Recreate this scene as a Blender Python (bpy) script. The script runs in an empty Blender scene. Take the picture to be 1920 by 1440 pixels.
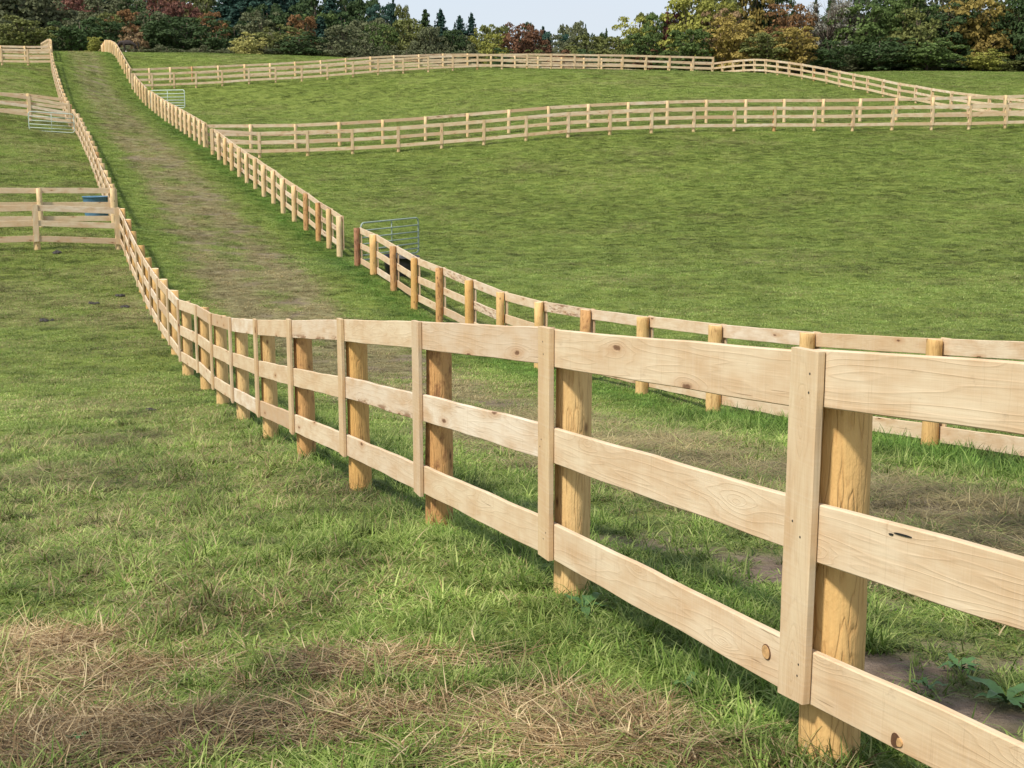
import bpy, math, random
import numpy as np
from mathutils import Vector
random.seed(7); rng = np.random.default_rng(7)
R = math.radians
scene = bpy.context.scene
# ------------------------------------------------------------------ camera
TH = R(10.0); F = 2500.0; W, H_ = 1920.0, 1440.0
CT, ST = math.cos(TH), math.sin(TH)
cam_d = bpy.data.cameras.new('camera'); cam = bpy.data.objects.new('camera', cam_d)
scene.collection.objects.link(cam); scene.camera = cam
cam_d.sensor_width = 36.0; cam_d.lens = 36.0 * F / W
cam_d.clip_start = 0.05; cam_d.clip_end = 4000
cam.location = (0, 0, 0); cam.rotation_euler = (math.pi/2 - TH, 0, 0)
# ------------------------------------------------------------------ light
world = bpy.data.worlds.new('World'); scene.world = world; world.use_nodes = True
SUN_DIR = Vector((-0.72, -0.69, 0.0)).normalized()          # horizontal direction towards the sun
SUN_EL = R(52)
wn = world.node_tree.nodes; wl = world.node_tree.links
sky = wn.new('ShaderNodeTexSky'); sky.sky_type = 'NISHITA'; sky.sun_disc = False
sky.sun_elevation = SUN_EL; sky.sun_rotation = math.atan2(SUN_DIR.x, SUN_DIR.y)
sky.air_density = 1.0; sky.dust_density = 2.0; sky.ozone_density = 1.5
wc = wn.new('ShaderNodeTexCoord'); wz = wn.new('ShaderNodeTexNoise'); wz.inputs['Scale'].default_value = 2.2; wz.inputs['Detail'].default_value = 4
wm = wn.new('ShaderNodeMapping'); wm.inputs['Scale'].default_value = (1, 1, 5); wl.new(wc.outputs['Generated'], wm.inputs[0]); wl.new(wm.outputs[0], wz.inputs['Vector'])
wr = wn.new('ShaderNodeValToRGB'); wl.new(wz.outputs['Fac'], wr.inputs[0])          # thin high cloud over the blue
wr.color_ramp.elements[0].position = .3; wr.color_ramp.elements[0].color = (.62, .62, .62, 1); wr.color_ramp.elements[1].position = .7; wr.color_ramp.elements[1].color = (.92, .92, .92, 1)
wx = wn.new('ShaderNodeMix'); wx.data_type = 'RGBA'; wx.inputs[7].default_value = (3.2, 3.4, 3.75, 1)
wl.new(wr.outputs[0], wx.inputs[0]); wl.new(sky.outputs[0], wx.inputs[6]); wl.new(wx.outputs[2], wn['Background'].inputs[0]); wn['Background'].inputs[1].default_value = 0.15
sun_d = bpy.data.lights.new('sun', 'SUN'); sun = bpy.data.objects.new('sun', sun_d)
scene.collection.objects.link(sun)
sun_d.energy = 3.3; sun_d.angle = R(5.0); sun_d.color = (1.0, 0.925, 0.81)
sv = Vector((SUN_DIR.x*math.cos(SUN_EL), SUN_DIR.y*math.cos(SUN_EL), math.sin(SUN_EL)))
sun.rotation_euler = sv.to_track_quat('Z', 'Y').to_euler()
vs = scene.view_settings
vs.view_transform = 'Standard'; vs.look = 'None'; vs.gamma = 1.0; vs.exposure = 0.60; vs.use_curve_mapping = False
scene.render.engine = 'CYCLES'

# ------------------------------------------------------------------ helpers
def at(px, py, D):
    """a pixel of the 1920x1440 photograph and a depth -> the world point"""
    xc = (px-960)/F*D; yc = -(py-720)/F*D
    return np.array([xc, D*CT + yc*ST, -D*ST + yc*CT])
def tag(o, label=None, cat=None, group=None, kind=None):
    if label: o['label'] = label
    if cat: o['category'] = cat
    if group: o['group'] = group
    if kind: o['kind'] = kind
    return o
def link(o, parent=None):
    scene.collection.objects.link(o)
    if parent is not None: o.parent = parent
    return o
def empty(name, loc=(0, 0, 0), rz=0.0):
    o = bpy.data.objects.new(name, None); o.empty_display_size = .3
    o.location = loc; o.rotation_euler = (0, 0, rz)
    return link(o)
class MB:
    def __init__(s): s.v = []; s.f = []; s.uv = []; s.mi = []
    def add(s, verts, faces, uvs=None, mi=0):
        b = len(s.v); s.v += [tuple(map(float, p)) for p in verts]
        for k, f in enumerate(faces):
            s.f.append(tuple(i+b for i in f)); s.mi.append(mi)
            s.uv.append(uvs[k] if uvs else [(0, 0)]*len(f))
        return s
    def mesh(s, name, mats, smooth=False):
        me = bpy.data.meshes.new(name); me.from_pydata(s.v, [], s.f)
        ul = me.uv_layers.new(name='UVMap')
        ul.data.foreach_set('uv', np.array([c for u in s.uv for c in u], dtype=np.float32).ravel())
        if not isinstance(mats, (list, tuple)): mats = [mats]
        for m in mats: me.materials.append(m)
        me.polygons.foreach_set('material_index', s.mi)
        me.polygons.foreach_set('use_smooth', [smooth]*len(s.f))
        me.update(); return me
    def build(s, name, mats, parent=None, smooth=False):
        return link(bpy.data.objects.new(name, s.mesh(name, mats, smooth)), parent)
def tube(mb, pts, r, seg=8, closed=False, caps=True):
    pts = [Vector(p) for p in pts]; n = len(pts); rr = r if isinstance(r, (list, tuple)) else [r]*n
    rings = []; L = 0; prev = None
    for i, p in enumerate(pts):
        a = pts[i-1] if (i > 0 or closed) else p; b = pts[(i+1) % n] if (i < n-1 or closed) else p
        t = (b-a).normalized()
        if prev is None:
            up = Vector((0, 0, 1)) if abs(t.z) < .9 else Vector((1, 0, 0)); u = t.cross(up).normalized()
        else: u = (prev - t*prev.dot(t)).normalized()
        prev = u; w = t.cross(u)
        rings.append([p + (u*math.cos(2*math.pi*k/seg)+w*math.sin(2*math.pi*k/seg))*rr[i] for k in range(seg)])
    V = [q for ring in rings for q in ring]; Fc = []; U = []
    m = n if closed else n-1
    for i in range(m):
        for k in range(seg):
            a = i*seg+k; b = i*seg+(k+1) % seg; c = ((i+1) % n)*seg+(k+1) % seg; d = ((i+1) % n)*seg+k
            Fc.append((a, b, c, d)); U.append([(i*.1, k/seg), (i*.1, (k+1)/seg), (i*.1+.1, (k+1)/seg), (i*.1+.1, k/seg)])
    if caps and not closed:
        Fc.append(tuple(range(seg))[::-1]); U.append([(0, 0)]*seg)
        Fc.append(tuple((n-1)*seg+k for k in range(seg))); U.append([(0, 0)]*seg)
    mb.add(V, Fc, U); return mb

# value noise (numpy) for placing wear and clumps on the ground
_tab = rng.random((256, 256))
def vnoise(x, y, s=1.0, o=0.0):
    x = np.asarray(x)/s+o*17.3+1000; y = np.asarray(y)/s+o*31.7+1000
    xi = np.floor(x).astype(int); yi = np.floor(y).astype(int); fx = x-xi; fy = y-yi
    fx = fx*fx*(3-2*fx); fy = fy*fy*(3-2*fy)
    g = lambda a, b: _tab[a % 256, b % 256]
    return (g(xi, yi)*(1-fx)+g(xi+1, yi)*fx)*(1-fy) + (g(xi, yi+1)*(1-fx)+g(xi+1, yi+1)*fx)*fy
def sstep(a, b, x):
    t = np.clip((np.asarray(x)-a)/(b-a), 0, 1); return t*t*(3-2*t)

# ------------------------------------------------------------------ materials
def mat(name):
    m = bpy.data.materials.new(name); m.use_nodes = True
    nt = m.node_tree; b = nt.nodes['Principled BSDF']; return m, nt, b
class NT:
    def __init__(s, nt): s.nt = nt
    def n(s, t, **k):
        o = s.nt.nodes.new(t)
        for a, v in k.items(): setattr(o, a, v)
        return o
    def l(s, a, b): s.nt.links.new(a, b)
    def math(s, op, a, b=None, c=None, clamp=False):
        o = s.n('ShaderNodeMath', operation=op); o.use_clamp = clamp
        for i, v in enumerate((a, b, c)):
            if v is None: continue
            if isinstance(v, (int, float)): o.inputs[i].default_value = v
            else: s.l(v, o.inputs[i])
        return o.outputs[0]
    def noise(s, vec, scale, detail=3, rough=.55, dim='3D', w=None):
        o = s.n('ShaderNodeTexNoise', noise_dimensions=dim); o.inputs['Scale'].default_value = scale
        o.inputs['Detail'].default_value = detail; o.inputs['Roughness'].default_value = rough
        if vec is not None: s.l(vec, o.inputs['Vector'])
        return o.outputs['Fac']
    def comb(s, x, y, z):
        o = s.n('ShaderNodeCombineXYZ')
        for i, v in enumerate((x, y, z)):
            if isinstance(v, (int, float)): o.inputs[i].default_value = v
            else: s.l(v, o.inputs[i])
        return o.outputs[0]
    def ramp(s, fac, stops, interp='LINEAR'):
        o = s.n('ShaderNodeValToRGB'); o.color_ramp.interpolation = interp
        e = o.color_ramp.elements
        while len(e) < len(stops): e.new(.5)
        for k, (p, c) in enumerate(stops):
            e[k].position = p; e[k].color = (*c, 1) if len(c) == 3 else c
        s.l(fac, o.inputs[0]); return o.outputs[0]
    def mix(s, fac, a, b, mode='MIX'):
        o = s.n('ShaderNodeMix', data_type='RGBA', blend_type=mode)
        for sock, v in ((o.inputs[0], fac), (o.inputs[6], a), (o.inputs[7], b)):
            if isinstance(v, (int, float)): sock.default_value = v
            elif isinstance(v, tuple): sock.default_value = (*v, 1)
            else: s.l(v, sock)
        return o.outputs[2]
    def bump(s, h, strength, dist, normal_in):
        o = s.n('ShaderNodeBump'); o.inputs['Strength'].default_value = strength; o.inputs['Distance'].default_value = dist
        s.l(h, o.inputs['Height']); s.l(o.outputs[0], normal_in)

def board_material(name, cols, dirt=1.0):
    m, nt, b = mat(name); N = NT(nt)
    uv = N.n('ShaderNodeUVMap').outputs[0]; sp = N.n('ShaderNodeSeparateXYZ'); N.l(uv, sp.inputs[0])
    u, v = sp.outputs[0], sp.outputs[1]
    rnd = N.n('ShaderNodeObjectInfo').outputs['Random']
    r1 = N.math('MULTIPLY', rnd, 57.0)
    uo = N.math('ADD', u, r1); vo = N.math('ADD', v, N.math('MULTIPLY', rnd, 91.0))
    # cathedral figure: contour lines of a long stretched field, pulled round the knots
    kv = N.n('ShaderNodeTexVoronoi', voronoi_dimensions='2D', feature='F1'); kv.inputs['Scale'].default_value = 1.0
    N.l(N.comb(N.math('MULTIPLY', uo, 1.25), N.math('MULTIPLY', vo, 4.2), 0.0), kv.inputs['Vector'])
    kd = kv.outputs['Distance']
    lens = N.math('POWER', N.math('SUBTRACT', 1.0, kd, clamp=True), 7.0)
    field = N.math('ADD', N.noise(N.comb(N.math('MULTIPLY', uo, .38), N.math('MULTIPLY', vo, 5.2), r1), 1.0, 3, .5), N.math('MULTIPLY', lens, .35))
    rings = N.math('PINGPONG', N.math('MULTIPLY', field, 13.0), .5)
    line = N.ramp(rings, [(0.0, (1, 1, 1)), (.13, (.25, .25, .25)), (.45, (0, 0, 0))])
    fine = N.noise(N.comb(N.math('MULTIPLY', uo, 3.0), N.math('MULTIPLY', vo, 130.0), 0.0), 1.0, 3, .6)
    saw = N.noise(N.comb(N.math('MULTIPLY', uo, 75.0), N.math('MULTIPLY', vo, 2.5), 3.0), 1.0, 2, .6)
    blotch = N.noise(N.comb(N.math('MULTIPLY', uo, 2.4), N.math('MULTIPLY', vo, 6.0), 9.0), 1.0, 3, .6)
    base = N.ramp(N.math('FRACT', N.math('MULTIPLY', rnd, 23.0)), [(0.0, cols[0]), (.45, cols[1]), (.7, cols[2]), (.86, cols[3]), (1.0, (.50, .36, .23))])
    c = N.mix(N.ramp(blotch, [(.38, (0, 0, 0)), (.70, (.75, .75, .75))]), base, (.50, .32, .17))
    c = N.mix(N.math('MULTIPLY', line, N.math('MULTIPLY', N.noise(N.comb(N.math('MULTIPLY', uo, 3.0), N.math('MULTIPLY', vo, 3.0), 4.0), 1.0, 2), .30)), c, (.36, .20, .09))
    c = N.mix(N.ramp(fine, [(.35, (0, 0, 0)), (.8, (.35, .35, .35))]), c, (.42, .28, .16))
    c = N.mix(N.ramp(saw, [(.5, (0, 0, 0)), (.8, (.28, .28, .28))]), c, (.66, .55, .42))
    # knots: a few, dark hearted with a tan halo
    kc = N.n('ShaderNodeSeparateColor'); N.l(kv.outputs['Color'], kc.inputs[0])
    on = N.math('GREATER_THAN', kc.outputs[0], .62)
    kn = N.noise(N.comb(N.math('MULTIPLY', uo, 30.0), N.math('MULTIPLY', vo, 30.0), 0.0), 1.0, 2)
    kd2 = N.math('ADD', kd, N.math('MULTIPLY', N.math('SUBTRACT', kn, .5), .07))
    halo = N.math('MULTIPLY', N.ramp(kd2, [(.03, (1, 1, 1)), (.2, (0, 0, 0))]), on)
    core = N.math('MULTIPLY', N.ramp(kd2, [(.0, (1, 1, 1)), (.035, (.9, .9, .9)), (.06, (0, 0, 0))]), on)
    c = N.mix(N.math('MULTIPLY', halo, .55), c, (.40, .20, .085))
    c = N.mix(N.math('MULTIPLY', core, .85), c, (.10, .04, .018))
    # handling marks and short grey scuffs
    sc = N.noise(N.comb(N.math('MULTIPLY', uo, 9.0), N.math('MULTIPLY', vo, 14.0), 21.0), 1.0, 4, .75)
    c = N.mix(N.math('MULTIPLY', N.ramp(sc, [(.62, (0, 0, 0)), (.74, (1, 1, 1))]), .28*dirt), c, (.22, .15, .10))
    # vertical saw and strap scratches, short drying checks, and a waney edge with rags of bark on some boards
    sx = N.noise(N.comb(N.math('MULTIPLY', uo, 34.0), N.math('MULTIPLY', vo, 1.3), 11.0), 1.0, 4, .8)
    c = N.mix(N.math('MULTIPLY', N.ramp(sx, [(.60, (0, 0, 0)), (.66, (1, 1, 1))]), .22*dirt), c, (.30, .20, .12))
    chk = N.noise(N.comb(N.math('MULTIPLY', uo, 1.6), N.math('MULTIPLY', vo, 75.0), 31.0), 1.0, 2, .5)
    c = N.mix(N.math('MULTIPLY', N.ramp(chk, [(.715, (0, 0, 0)), (.735, (1, 1, 1))]), .6*dirt), c, (.14, .07, .03))
    wn_ = N.noise(N.comb(N.math('MULTIPLY', uo, 2.2), N.math('MULTIPLY', vo, 14.0), 51.0), 1.0, 4, .75)
    edge = N.ramp(v, [(.155, (0, 0, 0)), (.185, (1, 1, 1))])
    wane = N.math('MULTIPLY', N.math('MULTIPLY', edge, N.ramp(wn_, [(.50, (0, 0, 0)), (.58, (1, 1, 1))])), N.math('GREATER_THAN', N.math('FRACT', N.math('MULTIPLY', rnd, 7.7)), .90))
    c = N.mix(N.math('MULTIPLY', wane, .8 if dirt > .6 else 0.0), c, (.20, .095, .045))
    N.l(c, b.inputs['Base Color']); b.inputs['Roughness'].default_value = .78
    b.inputs['Specular IOR Level'].default_value = .25
    h = N.math('ADD', N.math('MULTIPLY', saw, .5), N.math('ADD', N.math('MULTIPLY', fine, .6), N.math('MULTIPLY', line, -.6)))
    N.bump(h, .5, .0022, b.inputs['Normal']); return m
M_RAIL = board_material('sawn_board', [(.64, .515, .345), (.69, .58, .42), (.58, .44, .275), (.73, .645, .52)])
M_BATT = board_material('sawn_batten', [(.61, .47, .29), (.66, .54, .36), (.58, .43, .25), (.65, .55, .39)], .45)

def log_material(name, c0, c1, dark, amount):
    m, nt, b = mat(name); N = NT(nt)
    tc = N.n('ShaderNodeTexCoord').outputs['Object']; sp = N.n('ShaderNodeSeparateXYZ'); N.l(tc, sp.inputs[0])
    rnd = N.n('ShaderNodeObjectInfo').outputs['Random']; r1 = N.math('MULTIPLY', rnd, 40.0)
    vec = N.comb(N.math('ADD', N.math('MULTIPLY', sp.outputs[0], 9.0), r1), N.math('MULTIPLY', sp.outputs[1], 9.0), N.math('MULTIPLY', sp.outputs[2], 1.0))
    ln = N.noise(vec, 1.0, 3, .55)
    rings = N.math('PINGPONG', N.math('MULTIPLY', ln, 11.0), .5)
    line = N.ramp(rings, [(0, (1, 1, 1)), (.12, (.2, .2, .2)), (.4, (0, 0, 0))])
    vec2 = N.comb(N.math('ADD', N.math('MULTIPLY', sp.outputs[0], 60.0), r1), N.math('MULTIPLY', sp.outputs[1], 60.0), N.math('MULTIPLY', sp.outputs[2], 3.0))
    fine = N.noise(vec2, 1.0, 3, .65)
    vec3 = N.comb(N.math('ADD', N.math('MULTIPLY', sp.outputs[0], 14.0), r1), N.math('MULTIPLY', sp.outputs[1], 14.0), N.math('MULTIPLY', sp.outputs[2], 7.0))
    pit = N.noise(vec3, 1.0, 4, .7)
    c = N.mix(rnd, c0, c1)
    c = N.mix(N.math('MULTIPLY', line, .38), c, (.36, .17, .05))
    c = N.mix(N.ramp(fine, [(.4, (0, 0, 0)), (.8, (.4, .4, .4))]), c, (.44, .24, .09))
    c = N.mix(N.math('MULTIPLY', N.ramp(pit, [(.60-.12*amount, (0, 0, 0)), (.70-.08*amount, (1, 1, 1))]), .35+.4*amount), c, dark)
    kv = N.n('ShaderNodeTexVoronoi', feature='F1'); kv.inputs['Scale'].default_value = 1.0
    N.l(N.comb(N.math('ADD', N.math('MULTIPLY', sp.outputs[0], 5.5), r1), N.math('MULTIPLY', sp.outputs[1], 5.5), N.math('MULTIPLY', sp.outputs[2], 3.2)), kv.inputs['Vector'])
    c = N.mix(N.ramp(kv.outputs['Distance'], [(.03, (.9, .9, .9)), (.12, (0, 0, 0))]), c, (.12, .05, .02))
    vec4 = N.comb(N.math('ADD', N.math('MULTIPLY', sp.outputs[0], 24.0), r1), N.math('MULTIPLY', sp.outputs[1], 24.0), N.math('MULTIPLY', sp.outputs[2], .9))
    crk = N.ramp(N.math('ABSOLUTE', N.math('SUBTRACT', N.noise(vec4, 1.0, 2, .5), .5)), [(.0, (1, 1, 1)), (.014, (0, 0, 0))])
    brk = N.ramp(N.noise(vec3, .5, 2), [(.54, (0, 0, 0)), (.66, (1, 1, 1))]); crk = N.math('MULTIPLY', crk, brk)
    c = N.mix(N.math('MULTIPLY', crk, .5), c, (.20, .09, .03))
    N.l(c, b.inputs['Base Color']); b.inputs['Roughness'].default_value = .7; b.inputs['Specular IOR Level'].default_value = .3
    h = N.math('ADD', N.math('MULTIPLY', line, -.5), N.math('ADD', N.math('MULTIPLY', fine, .5), N.math('ADD', N.math('MULTIPLY', pit, -1.4), N.math('MULTIPLY', crk, -.8))))
    N.bump(h, .8, .007, b.inputs['Normal']); return m
M_POST = log_material('peeled_log', (.60, .36, .12), (.69, .48, .22), (.26, .11, .04), 0.0)
M_POSTF = log_material('pale_peeled_log', (.64, .46, .23), (.70, .54, .32), (.34, .18, .08), -.3)
M_POSTD = log_material('peeled_log_with_bark', (.55, .31, .12), (.5, .3, .14), (.16, .06, .028), .75)
M_BARK = log_material('bark_log', (.30, .15, .09), (.33, .17, .1), (.10, .04, .025), .9)

m_end, nt, b = mat('cut_log_end'); N = NT(nt)
tc = N.n('ShaderNodeTexCoord').outputs['Object']
wv = N.n('ShaderNodeTexWave', wave_type='RINGS', rings_direction='Z'); wv.inputs['Scale'].default_value = 22; wv.inputs['Distortion'].default_value = 2.5
N.l(tc, wv.inputs['Vector'])
N.l(N.ramp(wv.outputs['Fac'], [(0, (.56, .38, .2)), (1, (.78, .60, .38))]), b.inputs['Base Color']); b.inputs['Roughness'].default_value = .85
def simple(name, col, rough=.5, metal=0.0, nscale=8.0, var=.25, bump=.2):
    m, nt, b = mat(name); N = NT(nt); tc = N.n('ShaderNodeTexCoord').outputs['Object']
    n = N.noise(tc, nscale, 5, .65)
    lo = tuple(max(0, c*(1-var)) for c in col); hi = tuple(min(1, c*(1+var)) for c in col)
    N.l(N.ramp(n, [(.3, lo), (.7, hi)]), b.inputs['Base Color'])
    b.inputs['Roughness'].default_value = rough; b.inputs['Metallic'].default_value = metal
    N.bump(n, bump, .004, b.inputs['Normal']); return m
M_SCREW = simple('screw_head', (.10, .09, .08), .5, .6)
M_GATE = simple('galvanised_green_tube', (.27, .33, .28), .5, .0, 12, .2, .05)
M_GATEW = simple('pale_galvanised_tube', (.42, .50, .44), .6, .0, 12, .15, .05)
M_BLUE = simple('blue_plastic', (.07, .17, .27), .55, 0, 6, .18, .05)
M_BLACK = simple('black_rubber', (.012, .013, .016), .5, 0, 6, .3, .1)
M_WATER = simple('dark_water', (.010, .016, .018), .06, 0, 3, .3, .1)
M_DUNG = simple('dark_manure', (.030, .026, .022), .75, 0, 40, .5, .8)
M_BARKT = simple('tree_bark', (.10, .075, .055), .9, 0, 4, .35, .8)
M_WEED = simple('broad_leaf', (.050, .115, .028), .6, 0, 14, .25, .2)

# ------------------------------------------------------------------ measured fence lines: (px, base py, top py or None, depth)
def hp(D): return 3310.0/D
LEFT1 = [(p+(10 if k == 0 else 4 if k < 3 else 9 if k < 9 else 3), b, t-(9 if k == 0 else 5 if k < 9 else 0), d+.12) for k, (p, b, t, d) in enumerate([
    (1545, 1420, 650, 4.33), (1068, 1105, 612, 6.64), (820, 978, 602, 8.94), (667, 918, 598, 11.25), (566, 858, 600, 13.56),
    (499, 826, 600, 15.87), (448, 789, 597, 18.17), (409, 757, 590, 20.48), (379, 729, 575, 22.79), (350, 703, 560, 25.10),
    (328, 663, 540, 27.44), (308, 633, 520, 29.74), (292, 605, 500, 32.04), (278, 578, 480, 34.34), (265, 549, 457, 36.54),
    (251, 517, 431, 38.84), (241, 491, 409, 41.04), (230, 465, 389, 43.24)])]
L2px = [218, 213, 207, 201, 195, 190, 185, 181, 176, 172, 167, 162, 158, 154, 149, 141]
L2t = [354, 344, 332, 319, 306, 296, 285, 274, 264, 254, 246, 237, 229, 221, 213, 205]
LEFT2 = [(L2px[k], L2t[k]+hp(47+2.05*k), L2t[k], 47+2.05*k) for k in range(16)]
def spread(keys, n):
    """keys (px, base, D) -> n posts evenly spaced in D"""
    ks = sorted(keys, key=lambda q: q[2]); Ds = np.linspace(ks[0][2], ks[-1][2], n)
    px = np.interp(Ds, [k[2] for k in ks], [k[0] for k in ks]); by = np.interp(Ds, [k[2] for k in ks], [k[1] for k in ks])
    return [(px[i], by[i], None, Ds[i]) for i in range(n)]
LEFT3 = spread([(134, 239, 79.8), (126, 225, 84), (116, 196, 92), (108, 168, 101), (101, 142, 110), (98, 123, 117)], 17)
LEFT4 = spread([(97, 114.5, 121), (97, 104, 128), (96, 99, 135), (93, 97.2, 141), (88, 99, 148), (80, 103, 155)], 14)
RIGHT1 = [(px, by, ty, 14.75+2.307*k) for k, (px, by, ty) in enumerate([
    (1742, 840, 633), (1507, 803, 619), (1337, 775, 605), (1203, 740, 590), (1097, 712, 577), (1010, 690, 563), (938, 664, 545),
    (880, 636, 523), (824, 608, 500), (777, 578, 482), (738, 545, 460), (700, 516, 443), (670, 499, 427)])]
RIGHT1 = [(2390, 948, 674, 10.14), (2015, 888, 651, 12.44)] + RIGHT1
R2px = [637, 617, 597, 574, 552, 531, 513, 495, 479, 463, 449, 435, 422.5, 411, 399]
R2b = [482, 466, 452, 432, 415, 399, 382, 369, 355, 344, 332, 321, 310, 300, 290]
RIGHT2 = [(R2px[k], R2b[k], None, 29500/R2px[k]) for k in range(15)]
RIGHT3 = spread([(384, 277.5, 76.8), (352, 255, 83.8), (330, 240, 89.4), (310, 227, 95.2), (292, 213, 101), (281, 204, 105)], 15)
RIGHT4 = spread([(274, 199, 107.7), (261, 184, 113), (249.5, 168, 118.5)], 6)
RIGHT5 = spread([(244, 156, 121.5), (232, 134, 127), (217, 106, 136), (207, 99.5, 142), (199, 98, 148), (192, 106, 157), (186, 118, 166)], 21)
CL1F = [(222, 465, 389, 43.2), (70, 468, None, 42.3), (-90, 474, None, 41.5)]
CL1B = [(215, 423, 352, 46.9), (77, 425, 352, 46.1), (-62, 428, None, 45.3)]
CL2F = [(131, 240, None, 79.8), (57, 227, None, 79.0), (-18, 217, None, 78.2)]
CL2B = [(126, 226.5, None, 84), (55, 217, None, 83.2), (-16, 214, None, 82.4)]
CL3F = [(97, 123, None, 117), (53, 123.5, None, 116.5), (4, 122.5, None, 116), (-46, 122, None, 115.5)]
CL3B = [(96, 114.5, None, 121), (48, 115, None, 120.5), (2, 114, None, 120), (-44, 114, None, 119.5)]
AF = [399, 487, 577, 661, 747, 828, 907, 986, 1065, 1143, 1221, 1300, 1376, 1451, 1526, 1598, 1672, 1746, 1816, 1884, 1952]
AFb = [291, 296, 293, 290, 285, 278.5, 272, 264.5, 257.5, 253, 250, 247.5, 247, 246, 246, 245.5, 244, 243.5, 243, 241, 239]
CAF = [(AF[k], AFb[k], None, 74+.34*k) for k in range(21)]
AB = [388, 471, 555, 637, 718, 798, 877, 954, 1029, 1103, 1178, 1251, 1324, 1398, 1470, 1543, 1612, 1680, 1748, 1816, 1884, 1950]
ABb = [280, 279.5, 278.5, 274.5, 270, 264, 257.5, 250.5, 244, 239.5, 236, 233, 231, 230, 229.3, 229, 228, 226.5, 225, 223, 221, 219]
CAB = [(AB[k], ABb[k], None, 77.6+.38*k) for k in range(22)]
BF = [249, 286, 327, 368, 417, 467, 517, 566, 614, 662, 709, 756, 803, 849, 895, 941, 988, 1033, 1077, 1122, 1167, 1211, 1255, 1299, 1336]
BFb = [168, 167.5, 166, 164, 161.5, 157.5, 155, 152.5, 149, 145, 140.5, 138, 135, 133, 131, 130, 129.5, 129.5, 130, 130.5, 131, 132, 133, 134, 135]
CBF = [(BF[k], BFb[k], None, 118.5+.48*k) for k in range(25)]
BB = [244, 281, 320, 361, 410, 459, 507, 554, 602, 649, 695, 739, 786, 831, 877, 921, 966, 1009, 1053, 1095, 1128, 1166, 1210, 1253, 1296, 1336]
BBb = [157, 156, 154, 152.5, 150.5, 148, 146, 143, 140, 136, 133, 130.5, 128.5, 127, 126.5, 127.5, 130, 132, 133, 134, 134.7, 135.5, 138, 140, 142, 143]
CBB = [(BB[k], BBb[k], None, 121.5+.72*k) for k in range(26)]
PE = [1336, 1355, 1375, 1395, 1415, 1436, 1458, 1480, 1504, 1526, 1550, 1574, 1601, 1627, 1656, 1686, 1717, 1748, 1784, 1817, 1855, 1893, 1935]
PEb = [143, 141, 139, 137.6, 137, 138, 141, 144, 148, 152.5, 157, 163, 169, 174, 181, 188, 193.5, 200, 206, 211, 216, 221, 226]
CPE = [(PE[k], PEb[k], None, 139.5-2.26*k) for k in range(23)]
ALLF = [LEFT1, LEFT2, LEFT3, LEFT4, RIGHT1, RIGHT2, RIGHT3, RIGHT4, RIGHT5, CL1F, CL1B, CL2F, CL2B, CL3F, CL3B, CAF, CAB, CBF, CBB, CPE]

# ------------------------------------------------------------------ terrain: thin-plate surface through everything that was measured
ctrl = []
for L in ALLF:
    for (px, by, ty, D) in L: ctrl.append(at(px, by, D))
def ADD(px, py, D): ctrl.append(at(px, py, D))
for px, py, D in [(300, 104, 160), (450, 107, 160), (640, 112, 160), (1640, 137, 172), (1780, 140, 172), (1920, 143, 172), (2150, 150, 172),
                  (140, 97.5, 140), (160, 97.3, 143), (30, 100, 142), (-200, 104, 142)]: ADD(px, py, D)
lf = np.array([at(p, b, d) for p, b, t, d in LEFT1])                   # the field left of the lane keeps level across
along = np.array([-.3253, .9456]); across = np.array([-.9456, -.3253])
for i in (0, 2, 4, 6, 8, 10, 12, 14):
    for wv_, dz in ((3.5, .0), (9, .05), (18, .2), (30, .6)):
        q = lf[i][:2]+across*wv_; ctrl.append(np.array([q[0], q[1], lf[i][2]+dz*.6]))
for q in [(0, 0, -1.55), (-3, 0, -1.55), (3, 0, -1.6), (0, -6, -1.3), (-20, -10, -1.2), (20, -10, -1.6), (0, -40, -1.0), (-80, -40, -.5), (80, -40, -1.5),
          (12, 4, -2.4), (30, 6, -3.2), (30, 22, -3.6), (60, 20, -4), (60, 60, -1.4), (95, 100, 3.5), (100, 160, 8.5),
          (-60, 45, -1.2), (-60, 80, 3.0), (-90, 120, 8.5), (-100, 20, -1),
          (-80, 170, 10.5), (-50, 170, 10.3), (-20, 178, 9.3), (10, 178, 8.3), (40, 182, 9.2),
          (-130, 260, 26), (-90, 262, 27), (-60, 262, 24), (-35, 262, 17), (-70, 200, 12.0), (-45, 200, 11.5), (-100, 210, 15),
          (0, 262, 8.5), (30, 262, 7.5), (60, 262, 9), (110, 262, 11), (-160, 170, 14)]: ctrl.append(np.array(q, float))
C_ = np.array(ctrl)
key = {}
for p in C_: key.setdefault((round(p[0]/.7), round(p[1]/.7)), p)
C_ = np.array(list(key.values()))
def _U(r2): return np.where(r2 > 1e-9, .5*r2*np.log(np.maximum(r2, 1e-9)), 0)
n = len(C_); S_ = 50.0
P2 = C_[:, :2]/S_
K = _U(((P2[:, None]-P2[None])**2).sum(-1)) + np.eye(n)*2e-6
Pm = np.c_[np.ones(n), P2]; A = np.zeros((n+3, n+3)); A[:n, :n] = K; A[:n, n:] = Pm; A[n:, :n] = Pm.T
sol = np.linalg.solve(A, np.r_[C_[:, 2], 0, 0, 0])
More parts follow.
